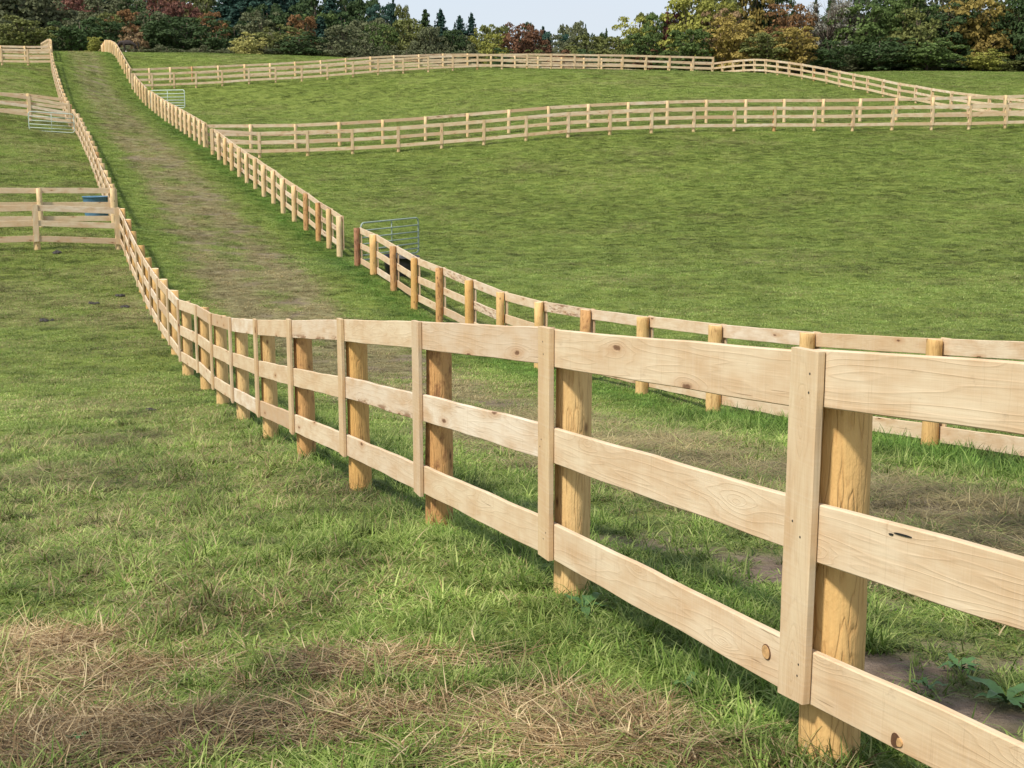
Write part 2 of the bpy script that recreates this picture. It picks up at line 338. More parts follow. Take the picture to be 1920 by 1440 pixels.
def ground(x, y):
    x = np.atleast_1d(np.asarray(x, float)).ravel(); y = np.atleast_1d(np.asarray(y, float)).ravel(); out = np.empty(len(x))
    xc = np.clip(x, -150, 130); yc = np.clip(y, -45, 275)
    for a in range(0, len(x), 20000):
        q = np.c_[xc[a:a+20000], yc[a:a+20000]]/S_
        out[a:a+20000] = _U(((q[:, None]-P2[None])**2).sum(-1)) @ sol[:n] + sol[n] + q @ sol[n+1:]
    out += (vnoise(x, y, 2.3, 1)-.5)*.05 + (vnoise(x, y, .5, 2)-.5)*.022
    return out
def gz(x, y): return float(ground([x], [y])[0])
MATS = []
LX = np.array([[at(p, b, d)[1], at(p, b, d)[0]] for L in (LEFT1, LEFT2, LEFT3, LEFT4) for p, b, t, d in L])
RX = np.array([[at(p, b, d)[1], at(p, b, d)[0]] for L in (RIGHT1, RIGHT2, RIGHT3, RIGHT4, RIGHT5) for p, b, t, d in L])
def lane_w(x, y):
    xl = np.interp(y, LX[:, 0], LX[:, 1]); xl = np.where(y < LX[0, 0], LX[0, 1]-.344*(y-LX[0, 0]), xl)
    xr = np.interp(y, RX[:, 0], RX[:, 1]); xr = np.where(y < RX[0, 0], RX[0, 1]-.344*(y-RX[0, 0]), xr)
    return (x-xl)/(xr-xl), (x-xl)*.945, (xr-x)*.945
def fnoise(x, y, s, o): return .55*vnoise(x, y, s, o)+.3*vnoise(x, y, s*.45, o+1)+.15*vnoise(x, y, s*.2, o+2)
def dryness(x, y):
    x = np.asarray(x, float); y = np.asarray(y, float)
    w, dl, dr = lane_w(x, y)
    nz = fnoise(x, y, 1.6, 3); nb = fnoise(x, y, 7.0, 8)
    lane = sstep(.16, .36, w+(nz-.5)*.22)*(1-sstep(.66, .84, w+(nz-.5)*.22))
    farf = 1-.45*sstep(60, 120, y)
    lane = lane*np.clip(.68+1.3*(nz-.5)+1.1*(fnoise(x, y, .45, 5)-.5), .08, .92)*farf
    tr = np.exp(-((w-.36)/.045)**2)+np.exp(-((w-.60)/.045)**2)
    lane = lane + tr*.36*sstep(10, 30, y)
    left = (w < 0)*np.clip(.13+.9*(nz-.45)+.4*(nb-.5), 0, .5)
    left = left + (w < 0)*sstep(29, 36, y)*(1-sstep(38, 42, y))*.16*sstep(.35, .6, nb+.1)
    # mown mats of dead grass in the foreground
    mats = np.zeros_like(x); nm_ = fnoise(x+.9, y*1.4, .45, 12)
    for (mx_, my_, ra, rb, st) in MATS: mats = np.maximum(mats, st*(1-sstep(.40, 1.15, np.sqrt(((x-mx_)/ra)**2+((y-my_)/rb)**2)+(nm_-.5)*2.2)))
    right = (w > 1)*np.clip(.05+.7*(nz-.5)+.5*(nb-.5), 0, .35)
    return np.clip(np.maximum(lane, 0)+left+right+mats, 0, 1)
def lush(x, y):
    w, dl, dr = lane_w(np.asarray(x, float), np.asarray(y, float))
    nz = fnoise(x, y, 1.1, 21)
    a = np.exp(-((dr-.30)/(.55))**2)*(dr > -.9) + .35*np.exp(-((dl-.35)/.55)**2)
    return np.clip(a*(.6+.9*nz), 0, 1)
def soil(x, y):
    w, dl, dr = lane_w(np.asarray(x, float), np.asarray(y, float))
    nz = fnoise(x, y*1.3, .9, 31)
    return np.clip(sstep(.44, .60, nz)*((w > .07)*(w < .8))*(1-sstep(7.2, 9.5, y)) + sstep(.62, .76, nz)*(w > .25)*(w < .75)*.8, 0, 1)

for px, py, rx, ry, st in [(90, 1215, 150, 50, .95), (250, 1260, 120, 40, .95), (60, 1300, 110, 34, .7), (130, 1385, 230, 50, 1.0), (330, 1425, 160, 34, .9), (470, 1300, 60, 26, .6), (690, 1245, 110, 34, .75), (560, 1375, 130, 44, .85),
                           (930, 1240, 80, 26, .55), (760, 1330, 150, 45, .8), (960, 1350, 120, 45, .75), (1180, 1350, 110, 40, .8), (1090, 1400, 150, 34, .8), (830, 1420, 160, 30, .7), (10, 740, 30, 10, .9), (1280, 1420, 90, 30, .7)]:
    for D in np.arange(3.2, 9, .02):
        q = at(px, py, D)
        if q[2] <= gz(q[0], q[1]): break
    MATS.append((q[0], q[1], rx/F*D*1.25, ry/F*D*2.6, st))
def axis_lines(stops):
    out = []
    for a, b, d in stops: out += list(np.arange(a, b, d))
    return np.array(sorted(set(np.round(out+[stops[-1][1]], 4))))
xs = axis_lines([(-600, -150, 50), (-150, -60, 3.0), (-60, -20, .9), (-20, -7, .35), (-7, 7, .13), (7, 20, .35), (20, 60, .9), (60, 150, 3.0), (150, 600, 50)])
ys = axis_lines([(-300, -40, 40), (-40, 0, 3), (0, 3, .5), (3, 13, .11), (13, 30, .28), (30, 60, .5), (60, 190, .9), (190, 300, 4), (300, 1200, 60)])
GX, GY = np.meshgrid(xs, ys); gx, gy = GX.ravel(), GY.ravel(); gzv = ground(gx, gy)
nx, ny = len(xs), len(ys)
ii = (np.arange(ny-1)[:, None]*nx+np.arange(nx-1)[None]).ravel()
faces = np.c_[ii, ii+1, ii+nx+1, ii+nx].astype(np.int32)
me = bpy.data.meshes.new('ground'); me.vertices.add(nx*ny); me.vertices.foreach_set('co', np.c_[gx, gy, gzv].astype(np.float32).ravel())
me.loops.add(faces.size); me.loops.foreach_set('vertex_index', faces.ravel()); me.polygons.add(len(faces))
me.polygons.foreach_set('loop_start', np.arange(0, faces.size, 4, dtype=np.int32)); me.polygons.foreach_set('use_smooth', np.ones(len(faces), bool))
me.update(calc_edges=True)
for nm, fn in (('dry', dryness), ('lush', lush), ('soil', soil)):
    a = me.attributes.new(nm, 'FLOAT', 'POINT'); a.data.foreach_set('value', fn(gx, gy).astype(np.float32))
ground_o = link(bpy.data.objects.new('ground', me)); tag(ground_o, kind='structure')

m_gr, nt, b = mat('pasture_ground'); N = NT(nt)
geo = N.n('ShaderNodeNewGeometry').outputs['Position']
dry = N.n('ShaderNodeAttribute', attribute_name='dry').outputs['Fac']; lsh = N.n('ShaderNodeAttribute', attribute_name='lush').outputs['Fac']
soi = N.n('ShaderNodeAttribute', attribute_name='soil').outputs['Fac']
n1 = N.noise(geo, 28, 5, .7); n2 = N.noise(geo, 3.2, 4, .6); n3 = N.noise(geo, .35, 3, .55); n4 = N.noise(geo, 9.0, 5, .7)
green = N.ramp(n1, [(.28, (.040, .062, .014)), (.5, (.155, .205, .040)), (.74, (.285, .335, .078))])
n5 = N.noise(geo, 3.4, 7, .75)
g2 = N.ramp(n5, [(.32, (.050, .080, .014)), (.50, (.16, .205, .042)), (.66, (.29, .335, .078))])
green = N.mix(.5, green, g2)
green = N.mix(N.ramp(n3, [(.35, (0, 0, 0)), (.65, (.5, .5, .5))]), green, (.175, .205, .048))
straw = N.ramp(n1, [(.25, (.050, .036, .022)), (.5, (.20, .16, .092)), (.75, (.40, .345, .21))])
spz = N.n('ShaderNodeSeparateXYZ'); N.l(geo, spz.inputs[0]); ln_ = N.math('MULTIPLY', N.math('SUBTRACT', spz.outputs[1], 6.0), .2, clamp=True)
straw = N.mix(N.math('MULTIPLY', ln_, .75), straw, N.ramp(n5, [(.3, (.075, .070, .028)), (.5, (.20, .19, .085)), (.7, (.36, .335, .17))]))
dn = N.math('ADD', dry, N.math('MULTIPLY', N.math('SUBTRACT', n2, .5), .45), clamp=True)
c = N.mix(N.ramp(dn, [(.12, (0, 0, 0)), (.8, (1, 1, 1))]), green, straw)
c = N.mix(N.math('MULTIPLY', lsh, .5), c, N.ramp(n1, [(.3, (.030, .070, .012)), (.75, (.110, .190, .034))]))
c = N.mix(soi, c, N.ramp(n4, [(.3, (.13, .095, .068)), (.7, (.25, .195, .15))]))
N.l(c, b.inputs['Base Color']); b.inputs['Roughness'].default_value = .95; b.inputs['Specular IOR Level'].default_value = .1
hh = N.math('ADD', N.math('MULTIPLY', n1, .5), N.math('ADD', n4, N.math('MULTIPLY', n5, 2.0)))
N.bump(hh, 1.0, .04, b.inputs['Normal']); me.materials.append(m_gr)

# ------------------------------------------------------------------ fences
def rail_mb(A, B, h, t, nrm, wob, segs, seed):
    """a chamfered board from A to B (centre line of its back face top edge at A, B), thickness towards nrm"""
    r = random.Random(seed); A = Vector(A); B = Vector(B); n3 = Vector((nrm[0], nrm[1], 0)); L = (B-A).length
    ch = .004; prof = [(0, ch), (ch, 0), (t-ch, 0), (t, ch), (t, h-ch), (t-ch, h), (ch, h), (0, h-ch)]
    vv = []; k = len(prof); bow = r.uniform(-1, 1)*wob*.8; dip = r.uniform(-1, 1)*wob*.6; ph = [r.uniform(0, 6) for _ in range(4)]
    for s in range(segs+1):
        f = s/segs; p = A.lerp(B, f); arch = math.sin(math.pi*f)
        et = wob*(.5*math.sin(f*9+ph[0])+.3*math.sin(f*23+ph[1]))*arch; eb = wob*(.5*math.sin(f*8+ph[2])+.4*math.sin(f*19+ph[3]))*arch
        for (d, z) in prof:
            zz = -z + (et if z < h/2 else eb) + dip*arch
            vv.append(p + n3*(d+bow*arch*.5) + Vector((0, 0, zz)))
    fc = []; uv = []; per = [0]
    for q in range(k):
        a = prof[q]; c = prof[(q+1) % k]; per.append(per[-1]+math.hypot(a[0]-c[0], a[1]-c[1]))
    for s in range(segs):
        for q in range(k):
            fc.append((s*k+q, s*k+(q+1) % k, (s+1)*k+(q+1) % k, (s+1)*k+q))
            u0 = L*s/segs; u1 = L*(s+1)/segs; uv.append([(u0, per[q]), (u0, per[q+1]), (u1, per[q+1]), (u1, per[q])])
    fc.append(tuple(range(k))[::-1]); uv.append([(0, prof[q][1]) for q in range(k)][::-1])
    fc.append(tuple(segs*k+q for q in range(k))); uv.append([(0, prof[q][1]) for q in range(k)])
    return MB().add(vv, fc, uv)
def post_mb(h, r0, near, seed):
    r = random.Random(seed); seg = 28 if near else 12; lv = 26 if near else 4
    V = []; Fc = []; z0 = -.35; ph = [r.uniform(0, 6.28) for _ in range(6)]
    for j in range(lv+1):
        z = z0+(h-z0)*j/lv; rr = r0*(1.04-.08*(z/h))
        for k in range(seg):
            a = 2*math.pi*k/seg
            w = 1+.045*math.sin(2*a+ph[0]+z*.8)+.032*math.sin(3*a+ph[1]-z*1.3)+.02*math.sin(z*4+ph[5])
            if near: w += .024*math.sin(6*a+ph[2]+z*2.2)+.012*math.sin(z*9+ph[3]+2*a)+r.uniform(-.006, .006)
            V.append((rr*w*math.cos(a), rr*w*math.sin(a), z))
    ch = len(V)
    for k in range(seg):                                    # a slightly rounded saw cut on top
        x, y, z = V[lv*seg+k]; V.append((x*.93, y*.93, z+.004+.01*math.sin(2*math.pi*k/seg+ph[4])))
    for j in range(lv+1):
        for k in range(seg):
            Fc.append((j*seg+k, j*seg+(k+1) % seg, (j+1)*seg+(k+1) % seg, (j+1)*seg+k))
    mb = MB(); mb.add(V, Fc); mb.add([V[ch+k] for k in range(seg)], [tuple(range(seg))], mi=1); return mb
RH, PITCH, RT, BT, BW = .185, .485, .028, .030, .155
fence_n = [0]
def fence(name_label, posts, side, near=0, group=None, batten=True, end_batten=True, front_px=False, special=None, wob=.006, cat='fence', dh=1.42):
    """posts: list of (px, base, top, D); side +1/-1: rails on the left/right of the walking direction"""
    fence_n[0] += 1; fid = fence_n[0]
    pts = [at(p, b, d) for p, b, t, d in posts]; n = len(pts)
    tops = []
    for k, (p, b_, t_, d) in enumerate(posts):
        tops.append((at(p, t_, d)[2]-pts[k][2]) if t_ is not None else dh)
    tops = [min(1.50, max(1.22, t)) for t in tops]
    root = empty('board_fence', pts[0]); tag(root, name_label, cat, group)
    o0 = Vector(pts[0]); tans = []
    for k in range(n):
        a = pts[max(0, k-1)]; b = pts[min(n-1, k+1)]; t = Vector((b[0]-a[0], b[1]-a[1], 0)).normalized(); tans.append(t)
    r0 = .098; attach = []
    for k in range(n):
        isn = k < near; sp = (special or {}).get(k)
        m = sp[0] if sp else (M_POSTD if random.random() < (.10 if near else .03) else (M_POST if near else M_POSTF))
        po = post_mb(tops[k]-(.030 if front_px else .012), r0*random.uniform(.92, 1.05)*(1.0 if not sp or len(sp) < 3 else sp[2]), isn, fid*1000+k).build('post', [m, m_end], root, True)
        po.location = Vector(pts[k])-o0; po.rotation_euler = (random.uniform(-.008, .008), random.uniform(-.008, .008), random.uniform(0, 6.28))
        if sp and sp[1]: po['label'] = sp[1]
        nr = Vector((-tans[k].y, tans[k].x, 0))*side
        attach.append((Vector(pts[k])-o0+Vector((0, 0, tops[k]+(.012 if front_px else -.004)))+nr*(r0*1.0), nr))
    for k in range(n-1):
        A, na = attach[k]; B, nb = attach[k+1]; d = (B-A); L = d.length; u = d.normalized()
        nn = Vector((-u.y, u.x, 0)).normalized()*side
        isn = k < near+1
        for j in range(3):
            ja = random.uniform(-.007, .007); jb = random.uniform(-.007, .007)
            a = A+u*.003+Vector((0, 0, -PITCH*j+ja)); b = B-u*.003+Vector((0, 0, -PITCH*j+jb))
            rail_mb(a, b, RH*random.uniform(.96, 1.03), RT, nn, wob*(1.0 if j else .6), 14 if isn else 5, fid*9999+k*7+j).build('rail', M_RAIL, root)
    if batten:
        for k in range(n):
            if k in (0, n-1) and not end_batten: continue
            A, na = attach[k]; t = tans[k]; ln = 2*PITCH+RH+random.uniform(.0, .02); w = BW*random.uniform(.94, 1.06)
            base = A+na*(RT+.0025)+Vector((0, 0, .006))
            # batten is a board standing on end: built along z
            mb = MB(); ch = .004; pr = [(-w/2, ch), (-w/2+ch, 0), (w/2-ch, 0), (w/2, ch), (w/2, BT-ch), (w/2-ch, BT), (-w/2+ch, BT), (-w/2, BT-ch)]
            sg = 10 if k < near else 3; V = []; Fc = []; UV = []; rr = random.Random(fid*77+k); tilt = rr.uniform(-.006, .006)
            cut = rr.uniform(-.012, .012)
            for s_ in range(sg+1):
                f = s_/sg
                for (x, y) in pr:
                    e = rr.uniform(-.0012, .0012) if k < near else 0
                    zc = -(ln)*f + (cut*(x/w)*2 if s_ == sg else 0) + (.0 if s_ else -.006*(x/w))
                    V.append(base + t*(x+e+tilt*(f-.5)*2) + na*(y) + Vector((0, 0, zc)))
            per = [0]
            for q in range(8): per.append(per[-1]+math.hypot(pr[q][0]-pr[(q+1) % 8][0], pr[q][1]-pr[(q+1) % 8][1]))
            for s_ in range(sg):
                for q in range(8):
                    Fc.append((s_*8+q, (s_+1)*8+q, (s_+1)*8+(q+1) % 8, s_*8+(q+1) % 8))
                    UV.append([(ln*s_/sg, per[q]), (ln*(s_+1)/sg, per[q]), (ln*(s_+1)/sg, per[q+1]), (ln*s_/sg, per[q+1])])
            Fc.append(tuple(range(8))); UV.append([(pr[q][0], pr[q][1]) for q in range(8)])
            Fc.append(tuple(sg*8+q for q in range(8))[::-1]); UV.append([(pr[q][0], pr[q][1]) for q in range(8)])
            if side < 0: Fc = [f[::-1] for f in Fc]; UV = [u_[::-1] for u_ in UV]
            bo = mb.add(V, Fc, UV).build('batten', M_BATT, root)
            if k < min(near, 3):
                for zz in (-.07, -.13, -.56, -.60, -1.02, -1.06):
                    x = rr.uniform(-.045, .045); s2 = MB(); c0 = base+t*x+na*(BT)+Vector((0, 0, zz))
                    ring = []
                    for q in range(8):
                        an = q*math.pi/4; ring.append(c0+t*(.0042*math.cos(an))+Vector((0, 0, .0042*math.sin(an)))+na*.0008)
                    s2.add(ring+[p-na*.002 for p in ring], [tuple(range(8)), tuple(range(15, 7, -1))]+[(q, (q+1) % 8, 8+(q+1) % 8, 8+q) for q in range(8)])
                    s2.build('screw', M_SCREW, bo)
    return root, attach, o0
# extend the near fence one span past the frame on the right, towards and beside the camera
p0 = at(*[LEFT1[0][i] for i in (0, 1, 3)]); pm = p0+np.array([.794, -2.30, .36])
def inv(P):
    D = P[1]*CT-P[2]*ST; yc = P[1]*ST+P[2]*CT; return (960+P[0]/D*F, 720-yc/D*F, D)
q = inv(pm); LEFT1x = [(q[0], q[1], inv(pm+np.array([0, 0, 1.31]))[1], q[2])] + LEFT1
def board_marks(near_root, att_, o0):
    A = att_[0][0]; B = att_[1][0]; C2 = att_[2][0]
    rails = [c for c in near_root.children if c.name.split('.')[0] == 'rail']
    def patch(P0, P1, nr, row, px, py, w, h, m, name, ang=0.0, wob=.12, lift=.0012):
        best = None
        for f in np.linspace(0, 1, 400):
            for dz in np.linspace(.01, RH-.01, 24):
                P = P0.lerp(P1, f)+o0+Vector((0, 0, -PITCH*row-dz))+nr*RT; q = inv(P); e = (q[0]-px)**2+(q[1]-py)**2
                if best is None or e < best[0]: best = (e, P)
        P = best[1]-o0; u = (P1-P0).normalized(); ring = []
        for k in range(16):
            a = k*math.pi/8; x = w/2*math.cos(a); z = h/2*math.sin(a); x, z = x*math.cos(ang)-z*math.sin(ang), x*math.sin(ang)+z*math.cos(ang)
            f = 1+wob*math.sin(3*a+px); ring.append(P+u*x*f+Vector((0, 0, z*f))+nr*(lift+.0016))
        MB().add(ring+[p-nr*.012 for p in ring], [tuple(range(16)), tuple(range(31, 15, -1))]+[(k, (k+1) % 16, 16+(k+1) % 16, 16+k) for k in range(16)]).build(name, m, near_root)
    u = (B-A); n0 = Vector((-u.y, u.x, 0)).normalized(); u = (C2-B); n1 = Vector((-u.y, u.x, 0)).normalized()
    patch(A, B, n0, 1, 1694, 1003, .085, .006, M_BLACK, 'pen_mark', 0, 0); patch(A, B, n0, 1, 1671, 1000, .022, .006, M_BLACK, 'pen_mark', 0, 0)
    patch(A, B, n0, 2, 1682, 1388, .050, .042, M_KNOTD, 'knot'); patch(A, B, n0, 2, 1688, 1391, .026, .026, M_KNOT, 'knot', 0, .1, .0030)
    patch(B, C2, n1, 2, 1437, 1222, .060, .052, M_KNOTD, 'knot', .5, .03); patch(B, C2, n1, 2, 1437, 1222, .053, .045, M_KNOT, 'knot', .5, .03, .0030)
M_KNOT = simple('knot_wood', (.50, .30, .13), .7, 0, 60, .3, .3); M_KNOTD = simple('dark_knot_rim', (.10, .045, .02), .7, 0, 60, .3, .3)
LEFTG = 'paddock fences left of the lane'; RIGHTG = 'paddock fences right of the lane'
near_root, near_att, near_o0 = fence('long pale board fence running from the near right corner down into the dip', LEFT1x, 1, near=9, front_px=True,
      special={1: (M_POST, None, 1.06), 3: (M_POSTD, 'post with dark flecks of bark left on it', 1.0), 5: (M_POSTD, 'post with a long split down its face', 1.0)})
board_marks(near_root, near_att, near_o0)
fence('fence left of the lane, between the nearest and second cross fences', LEFT2, 1)
fence('fence left of the lane on the upper slope, below the third cross fence', LEFT3, 1, dh=1.36)
fence('board fence vanishing over the top of the hill left of the lane', LEFT4, 1, dh=1.34)
fence('fence right of the lane, from the right frame edge to the reddish bark post', RIGHT1, -1, near=6,
      special={14: (M_BARK, 'gate post still covered in reddish bark', 1.05), 6: (M_POSTD, None)})
fence('fence right of the lane, from the green gate gap to the nearer double fence', RIGHT2, -1,
      special={2: (M_POSTD, 'post with a darker top'), 3: (M_POSTD, 'darker post with bark at its top')})
fence('fence right of the lane, between the nearer double fence and the pale far gate', RIGHT3, -1)
fence('short board fence right of the lane, just above the pale gate', RIGHT4, -1)
fence('board fence curving over the hilltop on the right side of the lane', RIGHT5, -1, dh=1.34)
fence('nearest cross fence at the left edge, lower run meeting the long near fence', CL1F, 1)
fence('nearest cross fence at the left edge, upper run in front of the blue tub', CL1B, -1, dh=1.36)
fence('second cross fence at the left edge, lower run behind the open gate', CL2F, 1)
fence('second cross fence at the left edge, upper run seen just above its twin', CL2B, -1, dh=1.36)
fence('third cross fence high on the left, lower run on the grass', CL3F, 1)
fence('third cross fence high on the left, upper run against the dark trees', CL3B, -1, dh=1.36)
fence('lower run of the nearer double fence crossing the right pasture', CAF, -1)
fence('upper run of the nearer double fence crossing the right pasture', CAB, 1)
fence('lower run of the far double fence curving along the ridge of the right pasture', CBF, -1)
fence('upper run of the far double fence along the ridge, just under the tree line', CBB, 1, dh=1.35)
fence('fence rising over a hump below the big trees and descending to the right', CPE, -1, dh=1.36)

# ------------------------------------------------------------------ gates
def gate(label, hinge, free, base_h, free_h, h, mat_, nrails=6, braces=(.5,), r=.021, up=True):
    """hinge / free: world xy with ground heights; a tubular gate with rounded corners"""
    A = Vector(hinge); B = Vector(free); u = Vector((B.x-A.x, B.y-A.y, 0)); L = u.length; u.normalize()
    sl = (B.z-A.z)/L
    root = empty('tube_gate', A); tag(root, label, 'gate')
    P = lambda s, z: u*s+Vector((0, 0, sl*s+z))
    rc = .16; z0, z1 = base_h, base_h+h; pts = []
    for (cx, cz, a0) in ((rc, z0+rc, 180), (L-rc, z0+rc, 270), (L-rc, z1-rc, 0), (rc, z1-rc, 90)):
        for k in range(6):
            a = R(a0+k*18); pts.append(P(cx+rc*math.cos(a), cz+rc*math.sin(a)))
    tube(MB(), pts, r, 8, closed=True).build('gate_frame', mat_, root, True)
    zs = np.cumsum([0]+[1+.12*k for k in range(nrails)]); zs = zs/zs[-1]*h
    for z in zs[1:-1]:
        tube(MB(), [P(0.0, z0+z), P(L, z0+z)], r*.8, 8).build('gate_rail', mat_, root, True)
    for bfr in braces:
        tube(MB(), [P(L*bfr, z0), P(L*bfr, z1)], r*.7, 6).build('gate_brace', mat_, root, True)
    for z in (z0+.15, z1-.15):
        tube(MB(), [P(-.09, z), P(.0, z)], r*.7, 6).build('hinge', M_GATE, root, True)
    return root
def wp(px, py, D): return at(px, py, D)
def onground(p): return Vector((p[0], p[1], gz(p[0], p[1])))
hA = Vector(wp(678, 494, 42.6)); fA = Vector(wp(785, 479, 45.4))
gate('green tubular gate swung open into the pasture behind the post with bark', hA, fA, .10, .1, 1.18, M_GATE, 6, (.52,), .028)
hB = Vector(wp(284, 204.5, 105.6)); fB = Vector(wp(347, 204, 103.5)); 
gate('pale tubular gate standing open on the far slope, right of the lane fence', hB, fB, .08, .1, 1.35, M_GATEW, 6, (.5,), .038)
hC = Vector(wp(140, 251, 76.2)); fC = Vector(wp(55, 246, 75.4))
gate('pale tubular gate in front of the second cross fence at the left', hC, fC, .05, .1, 1.05, M_GATEW, 5, (.5,), .026)

# ------------------------------------------------------------------ troughs
def tub(name, label, cat, cx, cy, z, rx, ry, h, m_body, rz=0.0, ribs=0):
    root = empty(name, (cx, cy, z), rz); tag(root, label, cat); seg = 48
    prof = [(.86, -.05), (.88, .02), (.93, h*.3), (.96, h*.62), (.985, h-.05), (1.0, h-.045), (1.045, h-.04), (1.055, h-.015), (1.04, h), (.99, h+.002), (.955, h-.012), (.93, h*.7), (.86, .06), (.0, .05)]
    V = []; Fc = []
    for (f, zz) in prof:
        for k in range(seg):
            a = 2*math.pi*k/seg; V.append((rx*f*math.cos(a), ry*f*math.sin(a), zz))
    for j in range(len(prof)-1):
        for k in range(seg): Fc.append((j*seg+k, j*seg+(k+1) % seg, (j+1)*seg+(k+1) % seg, (j+1)*seg+k))
    MB().add(V, Fc).build('tub_body', m_body, root, True)
    wl_ = [(rx*.935*math.cos(2*math.pi*k/seg), ry*.935*math.sin(2*math.pi*k/seg), h*.80) for k in range(seg)]
    MB().add(wl_, [tuple(range(seg))]).build('water', M_WATER, root)
    return root
p = onground(wp(748, 527, 40.5)); tub('water_trough', 'black oval water trough behind the right lane fence, below the green gate', 'trough', p.x+.05, p.y+.3, p.z, .92, .50, .56, M_BLACK, R(-70))
p = onground(wp(181, 408, 49.6)); tub('water_trough', 'round blue plastic tub behind the nearest cross fence at the left', 'trough', p.x, p.y, p.z, .46, .46, .72, M_BLUE)

# ------------------------------------------------------------------ manure clumps and broad-leaved weeds
def blob_mb(r, seed, m=9):
    rr = random.Random(seed); mb = MB()
    for q in range(rr.randint(5, 8)):
        cx, cy = rr.gauss(0, r*.45), rr.gauss(0, r*.3); s = r*rr.uniform(.3, .55); V = []; Fc = []
        for j in range(5):
            for k in range(m):
                a = 2*math.pi*k/m; e = math.pi/2*j/4; f = 1+rr.uniform(-.25, .25)
                V.append((cx+s*math.cos(a)*math.cos(e)*f, cy+s*math.sin(a)*math.cos(e)*f, s*.75*math.sin(e)*f-.01))
        for j in range(4):
            for k in range(m): Fc.append((j*m+k, j*m+(k+1) % m, (j+1)*m+(k+1) % m, (j+1)*m+k))
        mb.add(V, Fc)
    return mb
for k, (px, py, lab) in enumerate([(226, 556, 'small dark dung heap close to the long near fence, uppermost of three together'), (176, 571, 'small dark dung heap left of the pair beside the fence'),
        (233, 577, 'small dark dung heap nearest the fence, lower of the close pair'), (88, 604, 'flat dark dung heap out in the left field'),
        (284, 771, 'lone dark dung heap low in the left field'), (106, 476, 'dark clod under the nearest cross fence beside its post')]):
    best = None                                             # find the ground along the pixel's sight line
    for D in np.arange(8, 60, .1):
        P = at(px, py, D)
        if P[2] <= gz(P[0], P[1]): best = P; break
    if best is None: continue
    s = np.linalg.norm(best)/2500*(9 if k not in (3, 5) else 12)
    o = blob_mb(s, 50+k).build('dung_heap', M_DUNG, None, True); o.location = (best[0], best[1], gz(best[0], best[1])+.02)
    tag(o, lab, 'dung heap', 'dung heaps in the left field')
def hit(px, py, D0=3, D1=60):
    for D in np.arange(D0, D1, .03):
        P = at(px, py, D)
        if P[2] <= gz(P[0], P[1]): return Vector((P[0], P[1], gz(P[0], P[1])))
def weed(px, py, size, nl, label, seed):
    rr = random.Random(seed); P = hit(px, py); root = empty('broadleaf_weed', P, rr.uniform(0, 6)); tag(root, label, 'weed', 'broad-leaved weeds in the grass')
    for q in range(nl):
        a = 2.4*q+rr.uniform(-.3, .3); L = size*rr.uniform(.6, 1.1); w = L*.30; el = rr.uniform(.35, 1.0); V = []; Fc = []; m = 7
        for j in range(m+1):
            f = j/m; ww = w*math.sin(math.pi*min(1, .08+f*.92))**.8*(1 if f > .25 else .35+f*2); rad = L*(f*math.cos(el*(1-.5*f))); z = L*(math.sin(el)*f-.45*f*f)+.02
            for s_ in (-1, 0, 1):
                V.append((rad*math.cos(a)-s_*ww/2*math.sin(a), rad*math.sin(a)+s_*ww/2*math.cos(a), z+(.12*ww if s_ else 0)+.006*math.sin(f*12+q)))
        for j in range(m):
            for s_ in (0, 1): Fc.append((j*3+s_, j*3+s_+1, (j+1)*3+s_+1, (j+1)*3+s_))
        MB().add(V, Fc).build('leaf', M_WEED, root, True)
weed(1096, 1150, .16, 6, 'bright green dock plant at the foot of the second post from the right', 3)
weed(1288, 1300, .10, 6, 'small flat weed in the shade under the lowest board', 4)
weed(1885, 1330, .17, 8, 'dark leafy weed at the right frame edge beside bare soil', 5)
weed(1795, 1262, .11, 9, 'low leafy weed on the bare soil behind the nearest post', 6)
weed(1738, 1300, .09, 5, 'tiny weed with oval leaves beside the middle of the nearest boards', 8)
weed(150, 1398, .07, 4, 'single small green weed in the dead grass at the bottom left', 9)

